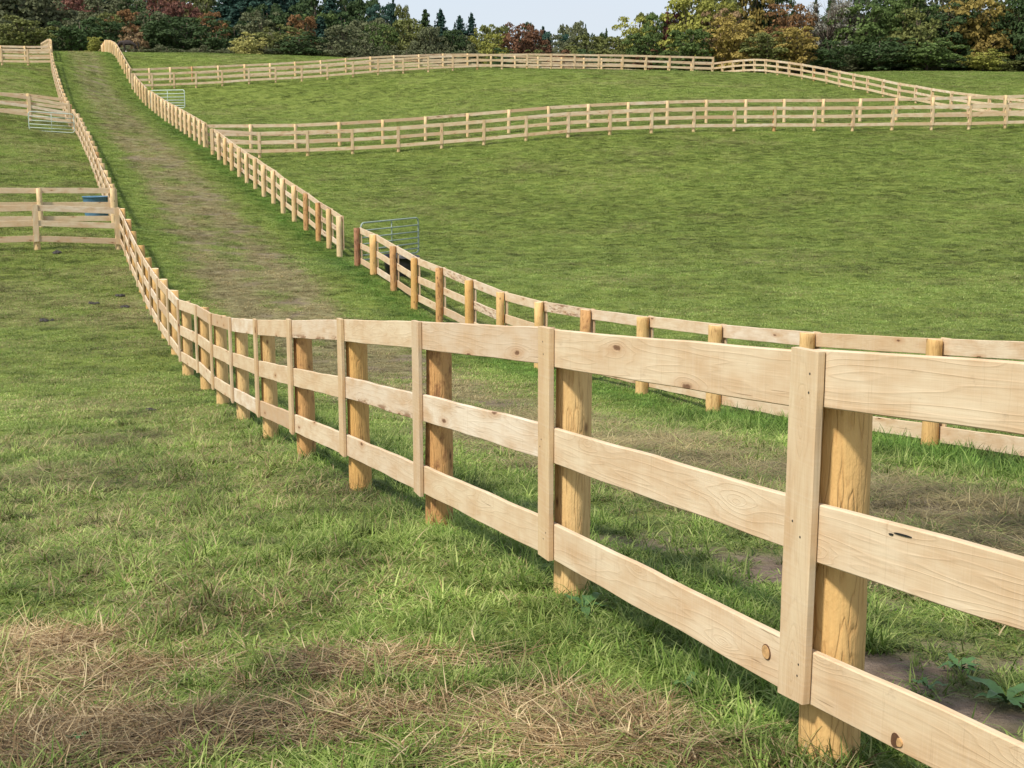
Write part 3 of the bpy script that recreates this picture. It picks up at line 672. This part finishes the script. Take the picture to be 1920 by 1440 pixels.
# ------------------------------------------------------------------ grass (stuff)
def blade_material(name, greens, straw, trans=.35):
    m, nt, b = mat(name); N = NT(nt)
    isl = N.n('ShaderNodeNewGeometry').outputs['Random Per Island']
    ir = N.n('ShaderNodeObjectInfo').outputs['Random']
    dr = N.n('ShaderNodeAttribute', attribute_name='dry', attribute_type='INSTANCER').outputs['Fac']
    lu = N.n('ShaderNodeAttribute', attribute_name='lush', attribute_type='INSTANCER').outputs['Fac']
    rr = N.math('FRACT', N.math('ADD', isl, N.math('MULTIPLY', ir, 7.31)))
    g = N.ramp(rr, [(0, greens[0]), (.35, greens[1]), (.7, greens[2]), (1, greens[3])])
    g = N.mix(N.math('MULTIPLY', lu, .75), g, N.ramp(rr, [(0, (.035, .100, .014)), (1, (.115, .235, .034))]))
    s = N.ramp(N.math('FRACT', N.math('MULTIPLY', rr, 5.7)), [(0, straw[0]), (.4, straw[1]), (1, straw[2])])
    po_ = N.n('ShaderNodeAttribute', attribute_name='mat', attribute_type='INSTANCER').outputs['Fac']
    s = N.mix(po_, N.mix(.6, s, N.ramp(rr, [(0, (.14, .125, .05)), (1, (.36, .33, .16))])), s)
    pick = N.math('LESS_THAN', N.math('FRACT', N.math('MULTIPLY', rr, 13.7)), N.math('MULTIPLY', dr, 1.05))
    c = N.mix(pick, g, s)
    tn = N.n('ShaderNodeAttribute', attribute_name='tone', attribute_type='INSTANCER').outputs['Fac']
    hs = N.n('ShaderNodeHueSaturation'); N.l(c, hs.inputs['Color']); N.l(tn, hs.inputs['Value']); c = hs.outputs[0]
    N.l(c, b.inputs['Base Color']); b.inputs['Roughness'].default_value = .6; b.inputs['Specular IOR Level'].default_value = .25
    tl = N.n('ShaderNodeBsdfTranslucent'); N.l(c, tl.inputs[0]); mx = N.n('ShaderNodeMixShader'); mx.inputs[0].default_value = trans
    N.l(b.outputs[0], mx.inputs[1]); N.l(tl.outputs[0], mx.inputs[2]); N.l(mx.outputs[0], nt.nodes['Material Output'].inputs[0]); return m
M_BLADE = blade_material('grass_blade', [(.075, .145, .018), (.150, .220, .042), (.235, .300, .080), (.35, .385, .145)],
                         [(.11, .065, .032), (.29, .20, .10), (.56, .46, .28)])
def tuft(name, nb, rad, hmin, hmax, wid, lean, flat, seed):
    rr = random.Random(seed); mb = MB()
    for q in range(nb):
        a = rr.uniform(0, 6.283); d = rad*math.sqrt(rr.random()); x0, y0 = d*math.cos(a), d*math.sin(a)
        L = rr.uniform(hmin, hmax); dirn = rr.uniform(0, 6.283) if rr.random() < .6 else a; w = wid*rr.uniform(.6, 1.2)
        el = R(90-rr.uniform(lean*.3, lean)) if not flat else R(rr.uniform(-2, 20)); cur = R(rr.uniform(20, 110)) if not flat else R(rr.uniform(-5, 35))
        sway = rr.uniform(-.8, .8) if flat else rr.uniform(-.4, .4)
        x, y, z = x0, y0, (-.012 if not flat else rr.uniform(0, .03)); V = []; S = 4 if flat else 3; e = el; dd = dirn
        for j in range(S+1):
            ww = w*(1-(j/S)**2*.85)/2; V += [(x-ww*math.sin(dd), y+ww*math.cos(dd), z), (x+ww*math.sin(dd), y-ww*math.cos(dd), z)]
            st = L/S; x += st*math.cos(e)*math.cos(dd); y += st*math.cos(e)*math.sin(dd); z = max(.002, z+st*math.sin(e)) if flat else z+st*math.sin(e); e -= cur/S; dd += sway/S
        mb.add(V, [(2*j, 2*j+1, 2*j+3, 2*j+2) for j in range(S)])
    me = mb.mesh(name, M_BLADE); return bpy.data.objects.new(name, me)
src = bpy.data.collections.new('grass_sources')                   # not linked to the scene: only instanced
VAR = []
for k in range(4): VAR.append(tuft('tuft_%02d' % len(VAR), 17, .06, .03, .085, .0058, 84, False, 100+k))     # 0-3 short pasture
for k in range(3): VAR.append(tuft('tuft_%02d' % len(VAR), 20, .045, .06, .165, .0068, 62, False, 200+k))       # 4-6 long
for k in range(3): VAR.append(tuft('tuft_%02d' % len(VAR), 26, .12, .05, .25, .0040, 0, True, 300+k))          # 7-9 dead mats
for k in range(4): VAR.append(tuft('tuft_%02d' % len(VAR), 46, .17, .035, .085, .010, 84, False, 400+k))         # 10-13 coarse, farther off
for v in VAR: src.objects.link(v)
def frustum_pts(d0, d1, dens):
    ymx = d1; y0_ = d0*.84-.5; xm = d1*.52+1.2
    n_ = int((ymx-y0_)*2*xm*dens); x = rng.uniform(-xm, xm, n_); y = rng.uniform(y0_, ymx, n_)
    d = np.hypot(x, y); ok = (d > d0) & (d <= d1) & (np.abs(x) < y*.47+1.0); return x[ok], y[ok]
PX, PY, ID, SX, SZ = [], [], [], [], []
def scatter(d0, d1, dens, coarse, s0, s1, hz):
    x, y = frustum_pts(d0, d1, dens); w, dl, dr_ = lane_w(x, y)
    dry_ = dryness(x, y); lu = lush(x, y); so = soil(x, y); r = rng.random(len(x)); cl = .55*vnoise(x, y, .16, 41)+.45*fnoise(x, y, .6, 42); cl2 = fnoise(x, y, 3.5, 44)
    keep = (r > so*.93); 
    lane_thin = (w > .1)*(w < .9)*sstep(.3, .7, dry_)*.35; keep &= rng.random(len(x)) > lane_thin
    x, y, dry_, lu, cl, cl2 = x[keep], y[keep], dry_[keep], lu[keep], cl[keep], cl2[keep]; m = len(x); r = rng.random(m)
    if coarse: idx = rng.integers(10, 14, m)
    else:
        idx = rng.integers(0, 4, m)
        lng = r < np.clip(.05+.65*lu+.28*sstep(.54, .66, cl), 0, .8); idx[lng] = rng.integers(4, 7, lng.sum())
        dm = (rng.random(m) < sstep(.35, .75, dry_)*.66) & ~(lng & ((lu > .3) | (rng.random(m) < .6))); idx[dm] = rng.integers(7, 10, dm.sum())
    s = rng.uniform(s0, s1, m); hz_ = hz*(.12+1.5*cl)*(1+.35*lu)*(1-.22*dry_)
    PX.append(x); PY.append(y); ID.append(idx); SX.append(s); SZ.append(s*hz_)
scatter(2.6, 6.5, 700, False, .8, 1.25, 1.0)
scatter(6.5, 11, 380, False, .95, 1.4, 1.0)
scatter(11, 19, 190, False, 1.2, 1.8, .85)
scatter(19, 34, 80, True, .7, 1.15, 1.0)
scatter(34, 62, 60, True, .9, 1.4, .85)
scatter(62, 100, 30.0, True, 1.2, 1.9, .75)
scatter(100, 178, 11.0, True, 1.6, 2.6, .65)
X = np.concatenate(PX); Y = np.concatenate(PY); I = np.concatenate(ID); S1 = np.concatenate(SX); S3 = np.concatenate(SZ)
Z = ground(X, Y); nI = len(X)
print('grass instances', nI)
gm = bpy.data.meshes.new('grass'); gm.vertices.add(nI); gm.vertices.foreach_set('co', np.c_[X, Y, Z].astype(np.float32).ravel())
def att(nm, ty, arr, key='value'):
    a = gm.attributes.new(nm, ty, 'POINT'); a.data.foreach_set(key, arr)
att('idx', 'INT', I.astype(np.int32)); att('dry', 'FLOAT', dryness(X, Y).astype(np.float32)); att('lush', 'FLOAT', lush(X, Y).astype(np.float32))
tone = np.clip(.66+.9*(vnoise(X, Y, .3, 60)-.5)+.8*fnoise(X, Y, .9, 61)+.7*(fnoise(X, Y, 5.0, 63)-.5)+rng.normal(0, .16, nI), .35, 1.8)
att('mat', 'FLOAT', (1-sstep(5.5, 8.0, Y)).astype(np.float32))
att('tone', 'FLOAT', tone.astype(np.float32))
att('scl', 'FLOAT_VECTOR', np.c_[S1, S1, S3].astype(np.float32).ravel(), 'vector')
att('rot', 'FLOAT_VECTOR', np.c_[rng.normal(0, .08, nI), rng.normal(0, .08, nI), rng.uniform(0, 6.283, nI)].astype(np.float32).ravel(), 'vector')
grass = link(bpy.data.objects.new('grass', gm))
tag(grass, 'green pasture grass with straw coloured dead patches', 'grass', kind='stuff')
ng = bpy.data.node_groups.new('scatter', 'GeometryNodeTree')
ng.interface.new_socket('Geometry', in_out='INPUT', socket_type='NodeSocketGeometry'); ng.interface.new_socket('Geometry', in_out='OUTPUT', socket_type='NodeSocketGeometry')
gi = ng.nodes.new('NodeGroupInput'); go = ng.nodes.new('NodeGroupOutput'); ci = ng.nodes.new('GeometryNodeCollectionInfo'); iop = ng.nodes.new('GeometryNodeInstanceOnPoints')
ci.inputs['Collection'].default_value = src; ci.inputs['Separate Children'].default_value = True; ci.inputs['Reset Children'].default_value = True
def named(nm, ty):
    o = ng.nodes.new('GeometryNodeInputNamedAttribute'); o.data_type = ty; o.inputs[0].default_value = nm; return o.outputs['Attribute']
iop.inputs['Pick Instance'].default_value = True
for a, b_ in ((gi.outputs[0], iop.inputs['Points']), (ci.outputs[0], iop.inputs['Instance']), (named('idx', 'INT'), iop.inputs['Instance Index']),
              (named('rot', 'FLOAT_VECTOR'), iop.inputs['Rotation']), (named('scl', 'FLOAT_VECTOR'), iop.inputs['Scale']), (iop.outputs[0], go.inputs[0])):
    ng.links.new(a, b_)
grass.modifiers.new('scatter', 'NODES').node_group = ng

# ------------------------------------------------------------------ trees
def leaf_material():
    m, nt, b = mat('foliage'); N = NT(nt)
    oc = N.n('ShaderNodeObjectInfo'); isl = N.n('ShaderNodeNewGeometry').outputs['Random Per Island']
    tc = N.n('ShaderNodeTexCoord').outputs['Object']; n_ = N.noise(tc, .55, 3, .6)
    hsv = N.n('ShaderNodeHueSaturation'); N.l(oc.outputs['Color'], hsv.inputs['Color'])
    N.l(N.math('ADD', .47, N.math('MULTIPLY', n_, .06)), hsv.inputs['Hue'])
    N.l(N.math('ADD', .85, N.math('ADD', N.math('MULTIPLY', isl, 1.05), N.math('MULTIPLY', n_, .8))), hsv.inputs['Value'])
    c = hsv.outputs[0]; N.l(c, b.inputs['Base Color']); b.inputs['Roughness'].default_value = .7; b.inputs['Specular IOR Level'].default_value = .15
    tl = N.n('ShaderNodeBsdfTranslucent'); N.l(c, tl.inputs[0]); mx = N.n('ShaderNodeMixShader'); mx.inputs[0].default_value = .25
    N.l(b.outputs[0], mx.inputs[1]); N.l(tl.outputs[0], mx.inputs[2]); N.l(mx.outputs[0], nt.nodes['Material Output'].inputs[0]); return m
M_LEAF = leaf_material()
def leaves(centres, normals, sizes, r_):
    """small bent leaf sprays as numpy quads"""
    n_ = len(centres); nr = normals + r_.normal(0, .55, (n_, 3)); nr /= np.linalg.norm(nr, axis=1)[:, None]
    t = np.cross(nr, r_.normal(0, 1, (n_, 3))); t /= np.linalg.norm(t, axis=1)[:, None]; b_ = np.cross(nr, t)
    s = sizes[:, None]; asp = r_.uniform(.45, .9, (n_, 1))
    v = np.stack([centres-t*s*.5, centres-b_*s*.5*asp+nr*s*.08, centres+t*s*.5, centres+b_*s*.5*asp+nr*s*.08], 1)
    return v.reshape(-1, 3)
def crown_mesh(name, v):
    n_ = len(v)//4; me = bpy.data.meshes.new(name); me.vertices.add(len(v)); me.vertices.foreach_set('co', v.astype(np.float32).ravel())
    me.loops.add(n_*4); me.loops.foreach_set('vertex_index', np.arange(n_*4, dtype=np.int32)); me.polygons.add(n_)
    me.polygons.foreach_set('loop_start', np.arange(0, n_*4, 4, dtype=np.int32)); me.update(calc_edges=True); me.materials.append(M_LEAF); return me
def proto_round(seed, nblob=42, nl=120, low=.12, bare=False, dome=.42):
    """unit tree: height 1, half width .5 — crown of leafy boughs on a limbed trunk"""
    r_ = np.random.default_rng(seed); V = []; ends = []
    for k in range(nblob):
        z = low+.05+(.88-low)*r_.random()**.85; f = (z-low)/(1-low); wmax = .5*math.sqrt(max(.03, 1-(abs(f-.42)/.62)**2.2))
        a = r_.uniform(0, 6.283); d = wmax*math.sqrt(r_.uniform(.15, .85)); c = np.array([d*math.cos(a), d*math.sin(a), z]); ends.append(c)
        br = r_.uniform(.06, .125)*(1.1-.35*f); m = int(nl*(br/.11)**2); u = r_.normal(0, 1, (m, 3)); u /= np.linalg.norm(u, axis=1)[:, None]
        u[:, 2] = np.abs(u[:, 2])*.8-.25*r_.random(m); sc = np.array([1.1, 1.1, .95]); p = c+u*sc*br*r_.uniform(.72, 1.08, (m, 1))
        V.append(leaves(p, u+np.array([0, 0, .35]), r_.uniform(.028, .056, m)*(1 if not bare else .5), r_))
    if not bare:
        m = 900; u = r_.normal(0, 1, (m, 3)); u /= np.linalg.norm(u, axis=1)[:, None]; p = np.array([0, 0, .5])+u*np.array([.42, .42, .42])*r_.uniform(.3, .9, (m, 1))
        p[:, 2] = np.clip(p[:, 2], low*.8, 1); V.append(leaves(p, u, r_.uniform(.04, .07, m), r_))
    mb = MB(); tube(mb, [(0, 0, -.04), (.004, 0, .15), (-.006, .006, .35), (.01, 0, .6), (0, 0, .85)], [.026, .021, .016, .010, .004], 9)
    for c in ends[::1 if bare else 2]:
        z0 = max(.12, c[2]*.55); mid = np.array([c[0]*.5, c[1]*.5, (z0+c[2])/2-.01]); tube(mb, [(0, 0, z0), tuple(mid), tuple(c)], [.009, .006, .002], 5)
        if bare:
            for q in range(7):
                e = c+r_.normal(0, .07, 3)+np.array([0, 0, .03]); tube(mb, [tuple(mid*.4+c*.6), tuple((c+e)/2+r_.normal(0, .008, 3)), tuple(e)], [.003, .002, .0008], 4)
    return crown_mesh('crown', np.concatenate(V)), mb.mesh('trunk', M_BARKT, True)
def proto_conifer(seed, w=.5, tiers=24):
    r_ = np.random.default_rng(seed); V = []; mb = MB(); tube(mb, [(0, 0, -.04), (0, 0, .5), (.004, 0, .99)], [.02, .012, .002], 8)
    for t in range(tiers):
        f = t/(tiers-1); z = .08+.88*f; L = w*(1-f)**.75*r_.uniform(.6, 1.1)+.03; nb = 9 if f < .7 else 6
        for k in range(nb):
            a = 6.283*(k+r_.random()*.7)/nb+t*.9; Lb = L*r_.uniform(.45, 1.15); m = max(10, int(170*Lb)+12); q = r_.random(m)**.8
            dr_ = np.array([math.cos(a), math.sin(a)]); sp = (1-q)*Lb*.34+.012; off = r_.uniform(-1, 1, m)*sp; zz = z-q*Lb*.32+q*q*Lb*.16+r_.normal(0, .012, m)
            p = np.c_[dr_[0]*q*Lb-dr_[1]*off, dr_[1]*q*Lb+dr_[0]*off, zz]; V.append(leaves(p, np.tile([dr_[0]*.4, dr_[1]*.4, 1.0], (m, 1)), r_.uniform(.024, .050, m), r_))
            if f < .9: tube(mb, [(0, 0, z), (dr_[0]*Lb*.85, dr_[1]*Lb*.85, z-Lb*.2)], [.004, .001], 4)
    return crown_mesh('crown', np.concatenate(V)), mb.mesh('trunk', M_BARKT, True)
PROTO = {'round': [proto_round(s, 60, 130, .02) for s in (1, 2, 3, 4)], 'tall': [proto_round(s, 72, 110, .01) for s in (11, 12, 13)],
         'bare': [proto_round(s, 60, 90, .05, True) for s in (21, 22)], 'conifer': [proto_conifer(s) for s in (31, 32, 33)], 'bush': [proto_round(s, 30, 150, .0) for s in (41, 42)]}
DG = (.030, .050, .018); MG = (.050, .075, .022); OL = (.085, .095, .030); YG = (.15, .155, .035); PY_ = (.20, .19, .065)
OR = (.125, .070, .030); RD = (.095, .045, .033); RB = (.105, .055, .030); GD = (.16, .125, .035); MR = (.085, .030, .028); BG = (.022, .048, .036); GY = (.17, .165, .135); GO = (.070, .078, .040); TN = (.17, .12, .065)
CN = {DG: 'dark green', MG: 'mid green', OL: 'olive green', YG: 'yellow-green', PY_: 'pale yellowish', GD: 'golden', OR: 'orange', RD: 'red', RB: 'russet', MR: 'dark maroon', BG: 'blue-green', GY: 'sparse grey', GO: 'grey-olive', TN: 'tan brown'}
KN = {'round': 'broad tree', 'tall': 'tall tree', 'bare': 'tree', 'conifer': 'spruce', 'bush': 'bush'}
TREES = [  # px, top py, width px, depth, kind, colour, where
 (-60, -60, 150, 178, 'round', GO, 0), (15, -45, 150, 180, 'round', GO, 0), (85, -15, 110, 182, 'round', GO, 0), (40, 30, 110, 170, 'bush', OL, 0), (120, 25, 70, 184, 'round', GO, 0),
 (148, 32, 100, 175, 'bush', DG, 0), (178, 69, 32, 158, 'round', YG, 0), (200, 40, 80, 178, 'round', DG, 0), (228, 20, 66, 184, 'round', OR, 0), (205, 24, 60, 182, 'round', OL, 0), (245, 52, 46, 172, 'bush', TN, 0),
 (140, -15, 80, 215, 'round', RD, 1), (190, 0, 90, 205, 'round', GO, 1), (255, -5, 80, 208, 'round', DG, 1), (295, -12, 66, 200, 'round', RD, 1), (322, -25, 70, 225, 'round', RB, 2), (270, 20, 70, 192, 'round', DG, 1),
 (343, 4, 60, 190, 'round', RD, 1), (305, 42, 80, 176, 'round', DG, 0), (350, 32, 130, 174, 'round', DG, 0), (398, 26, 56, 184, 'round', OR, 0), (405, 55, 80, 172, 'bush', DG, 0), (370, -20, 60, 212, 'round', OL, 1),
 (462, 62, 62, 165, 'bush', PY_, 0), (430, -30, 90, 205, 'conifer', BG, 1), (475, -45, 100, 200, 'conifer', BG, 1), (520, -30, 80, 210, 'conifer', BG, 1), (500, 10, 80, 190, 'round', DG, 1), (440, 15, 70, 192, 'conifer', BG, 1), (550, -20, 80, 215, 'conifer', BG, 2),
 (525, 50, 92, 172, 'round', OL, 0), (568, 29, 58, 180, 'round', OR, 0), (560, 60, 90, 168, 'bush', DG, 0), (590, -25, 90, 208, 'round', DG, 1), (620, -5, 60, 205, 'conifer', BG, 1), (645, 48, 76, 170, 'round', GO, 0), (600, 35, 70, 186, 'conifer', BG, 1),
 (640, -25, 90, 215, 'round', BG, 2), (672, -4, 80, 208, 'round', DG, 1), (695, 2, 60, 204, 'round', DG, 1), (715, 10, 56, 200, 'tall', BG, 1), (705, 46, 70, 178, 'round', MG, 0), (737, 3, 34, 212, 'conifer', BG, 2), (754, 10, 32, 200, 'tall', OL, 1),
 (765, 34, 76, 184, 'round', OL, 0), (797, 22, 50, 205, 'conifer', DG, 2), (826, 23, 54, 200, 'conifer', BG, 1), (805, 50, 60, 182, 'round', GO, 0), (862, 34, 52, 205, 'conifer', BG, 1), (884, 30, 44, 206, 'conifer', BG, 2), (850, 55, 60, 185, 'round', DG, 0),
 (905, 52, 50, 192, 'round', YG, 1), (930, 47, 64, 188, 'round', OL, 0), (925, 64, 50, 180, 'round', YG, 0), (968, 46, 70, 182, 'round', RB, 0), (1000, 56, 56, 184, 'round', RB, 0), (985, 44, 40, 215, 'round', DG, 2),
 (1018, 54, 40, 230, 'conifer', BG, 2), (1040, 62, 60, 225, 'round', BG, 2), (1077, 43, 60, 232, 'round', GO, 2), (1098, 50, 18, 235, 'conifer', BG, 2), (1062, 66, 60, 200, 'round', GO, 1), (1114, 60, 40, 236, 'round', DG, 2), (1137, 58, 22, 232, 'conifer', DG, 2),
 (1100, 68, 80, 182, 'round', OL, 0), (1150, 69, 76, 180, 'round', OL, 0), (1192, 30, 78, 184, 'tall', YG, 0), (1212, 25, 50, 188, 'tall', OL, 0), (1240, 26, 60, 182, 'tall', MG, 0), (1262, 23, 34, 180, 'tall', MR, 0), (1210, 62, 80, 174, 'round', MG, 0),
 (1298, -6, 98, 178, 'tall', YG, 0), (1348, 5, 84, 175, 'tall', YG, 0), (1720, 20, 90, 172, 'round', OL, 0), (1330, -30, 80, 186, 'tall', OL, 1), (1300, 55, 90, 168, 'round', MG, 0), (1360, -35, 90, 182, 'tall', OL, 1), (1410, -40, 90, 184, 'tall', GD, 1), (1380, 30, 90, 168, 'round', GD, 0), (1350, 20, 80, 174, 'round', TN, 0),
 (1452, -30, 70, 184, 'tall', DG, 1), (1480, 6, 84, 176, 'tall', OR, 0), (1440, 60, 90, 166, 'round', OL, 0), (1495, 50, 80, 166, 'round', GD, 0), (1530, 2, 34, 200, 'conifer', DG, 2), (1560, -4, 50, 202, 'conifer', DG, 2),
 (1555, 4, 110, 176, 'bare', GY, 0), (1600, -10, 90, 182, 'bare', GY, 1), (1620, 10, 110, 174, 'tall', MG, 0), (1660, -40, 120, 182, 'tall', DG, 1), (1700, -15, 110, 176, 'tall', MG, 0), (1750, -45, 120, 182, 'tall', GO, 1), (1560, 75, 80, 166, 'bush', DG, 0),
 (1780, 5, 110, 175, 'tall', DG, 0), (1835, -20, 110, 174, 'tall', GD, 0), (1880, -45, 110, 180, 'tall', OL, 1), (1920, 0, 90, 172, 'tall', DG, 0), (1990, -40, 140, 174, 'tall', MG, 0), (1650, 70, 110, 168, 'bush', DG, 0), (1740, 72, 110, 168, 'bush', MG, 0), (1845, 92, 70, 168, 'bush', YG, 0), (2080, -50, 150, 178, 'tall', DG, 0)]
for px in range(690, 905, 36): TREES.append((px, 84+rng.integers(0, 5), 56, 176, 'bush', OL if px % 3 else GO, 0))
for px in range(240, 680, 62): TREES.append((px+10, 78+rng.integers(0, 10), 60, 168, 'bush', DG if px % 2 else GO, 0))
for px in range(940, 1320, 55): TREES.append((px, 92+rng.integers(0, 4), 66, 174, 'bush', [OL, RB, DG][(px//55) % 3], 0))
for px in range(-40, 700, 44): TREES.append((px, -30+int(rng.integers(0, 30))+max(0, px-560)*.35, 86, 225+int(rng.integers(0, 12)), ['round', 'conifer', 'tall'][(px//44) % 3], [DG, BG, GO][(px//44) % 3], 2))
for px in range(-30, 700, 52): TREES.append((px, 22+int(rng.integers(0, 22)), 84, 187+int(rng.integers(0, 6)), 'round', [DG, GO, DG, MG][(px//52) % 4], 1))
for px in range(700, 900, 40): TREES.append((px, 58+int(rng.integers(0, 10)), 70, 190, 'round', [DG, GO][(px//40) % 2], 1))
for px in range(1000, 1200, 44): TREES.append((px, 76, 66, 190, 'round', GO, 1))
for px in range(1290, 1960, 58): TREES.append((px, 40+int(rng.integers(-16, 20)), 96, 190+int(rng.integers(0, 6)), 'tall', [DG, OL, GO][(px//58) % 3], 2))
for px in range(1520, 1960, 60): TREES.append((px, 96+int(rng.integers(0, 12)), 74, 172, 'bush', [DG, OL, GO][(px//60) % 3], 0))
marks = [(95, 'left of the lane top'), (250, 'above the lane top'), (420, 'right of the lane top'), (620, 'on the wooded hill'), (760, 'where hill meets sky'),
         (900, 'by the ridge spruces'), (1030, 'among the russet trees'), (1150, 'in the low skyline'), (1275, 'beside the maroon tree'), (1450, 'above the fence hump'),
         (1540, 'beside the orange tree'), (1640, 'beside the grey trees'), (1800, 'above the right pasture edge'), (9999, 'at the right edge')]
TREES = [(a, b + (0 if r else 0), c, d, e, f, r) for a, b, c, d, e, f, r in sorted(TREES)]
def tlabel(t):
    size = 'small' if t[2] < 45 else ('wide' if t[2] > 95 else '')
    return '%s %s, %s row' % (' '.join(w for w in (size, CN[t[5]], KN[t[4]]) if w), next(m for lim, m in marks if t[0] < lim), ['front', 'middle', 'rear'][t[6]])
tot = {}
for t in TREES: tot[tlabel(t)] = tot.get(tlabel(t), 0)+1
used = {}
for k, (px, ty, wpx, D, kind, col, row) in enumerate(TREES):
    tp = at(px, ty, D); x, y = tp[0], tp[1]; z0 = gz(x, y); hgt = max(2.0, (tp[2]-z0)*1.05); wid = wpx*D/F*(2.1 if kind == 'conifer' else 1.32)
    cm, tm = PROTO[kind][k % len(PROTO[kind])]; root = empty({'conifer': 'spruce_tree', 'bush': 'bush'}.get(kind, 'broadleaf_tree'), (x, y, z0), random.uniform(0, 6.28))
    for nm, me_ in (('trunk', tm), ('crown', cm)):
        o = bpy.data.objects.new(nm, me_); link(o, root); o.scale = (wid, wid, hgt)
        if nm == 'crown': v = random.uniform(.85, 1.15); o.color = (col[0]*v, col[1]*v, col[2]*v, 1)
    lab = tlabel((px, ty, wpx, D, kind, col, row)); c_ = used.get(lab, 0); used[lab] = c_+1
    if tot[lab] > 1: lab += ', %s from left' % ['first', 'second', 'third', 'fourth', 'fifth', 'sixth', 'seventh'][c_]
    tag(root, lab, 'bush' if kind == 'bush' else 'tree', 'trees of the wood behind the pastures')

# ------------------------------------------------------------------ horse (dark bay, beyond the hilltop)
def skin_obj(name, pts, edges, radii, m, parent, root_i=0, sub=2):
    me = bpy.data.meshes.new(name); me.from_pydata([Vector(p) for p in pts], edges, []); o = link(bpy.data.objects.new(name, me), parent); me.materials.append(m)
    md = o.modifiers.new('skin', 'SKIN'); md.use_smooth_shade = True
    for k, v in enumerate(me.skin_vertices[0].data):
        r = radii[k]; v.radius = r if isinstance(r, tuple) else (r, r); v.use_root = (k == root_i)
    if sub: s = o.modifiers.new('sub', 'SUBSURF'); s.levels = sub; s.render_levels = sub
    return o
m_horse = simple('bay_coat', (.018, .009, .007), .75, 0, 3, .35, .1); m_mane = simple('black_hair', (.010, .008, .008), .7)
m_sock = simple('white_sock', (.62, .58, .52), .7)
hx = at(244, 104, 152); hz_ = gz(hx[0], hx[1]); horse = empty('horse', (hx[0], hx[1], hz_), R(8)); tag(horse, 'dark bay horse grazing at the foot of the trees beyond the hilltop', 'horse')
HP = [(0.62, 0, 1.20), (0.2, 0, 1.16), (-.25, 0, 1.18), (-.60, 0, 1.22), (-.95, 0, 1.18), (-1.25, 0, .92), (-1.48, 0, .60), (-1.62, 0, .32), (-1.72, 0, .16),
      (.66, .17, .88), (.60, .17, .68), (.78, .17, .48), (.72, .17, .12), (.66, .17, .02), (.66, -.17, .88), (.52, -.17, .68), (.62, -.17, .48), (.54, -.17, .12), (.48, -.17, .02),
      (-.58, .16, .86), (-.60, .16, .50), (-.60, .16, .12), (-.66, .16, .02), (-.58, -.16, .86), (-.50, -.16, .50), (-.42, -.16, .12), (-.48, -.16, .02)]
HE = [(0, 1), (1, 2), (2, 3), (3, 4), (4, 5), (5, 6), (6, 7), (7, 8), (0, 9), (9, 10), (10, 11), (11, 12), (12, 13), (0, 14), (14, 15), (15, 16), (16, 17), (17, 18), (3, 19), (19, 20), (20, 21), (21, 22), (3, 23), (23, 24), (24, 25), (25, 26)]
HR = [(.27, .29), (.25, .28), (.27, .30), (.25, .31), (.14, .25), (.10, .17), (.11, .13), (.09, .09), (.06, .07)] + [.15, .10, .065, .042, .06]*2 + [.11, .06, .042, .06]*2
skin_obj('horse_body', HP, HE, HR, m_horse, horse, 2)
mb = MB(); tube(mb, [(.86, 0, 1.30), (.98, .01, 1.15), (1.0, .0, .80), (.97, 0, .48)], [.035, .055, .06, .02], 8); mb.build('tail', m_mane, horse, True)
mb = MB()
for k in range(9):
    f = k/8; a = Vector((-.70-.68*f, 0, 1.42-.66*f)); tube(mb, [a, a+Vector((.05, .1, -.10)), a+Vector((.06, .12, -.24))], [.05, .04, .01], 6)
mb.build('mane', m_mane, horse, True)
mb = MB(); tube(mb, [(-.42, -.16, .28), (-.42, -.16, .12), (-.46, -.16, .03)], [.052, .055, .065], 10); mb.build('white_sock', m_sock, horse, True)
for s_ in (-1, 1):
    mb = MB(); tube(mb, [(-1.44, s_*.06, .70), (-1.42, s_*.09, .82)], [.035, .008], 6); mb.build('ear', m_horse, horse, True)
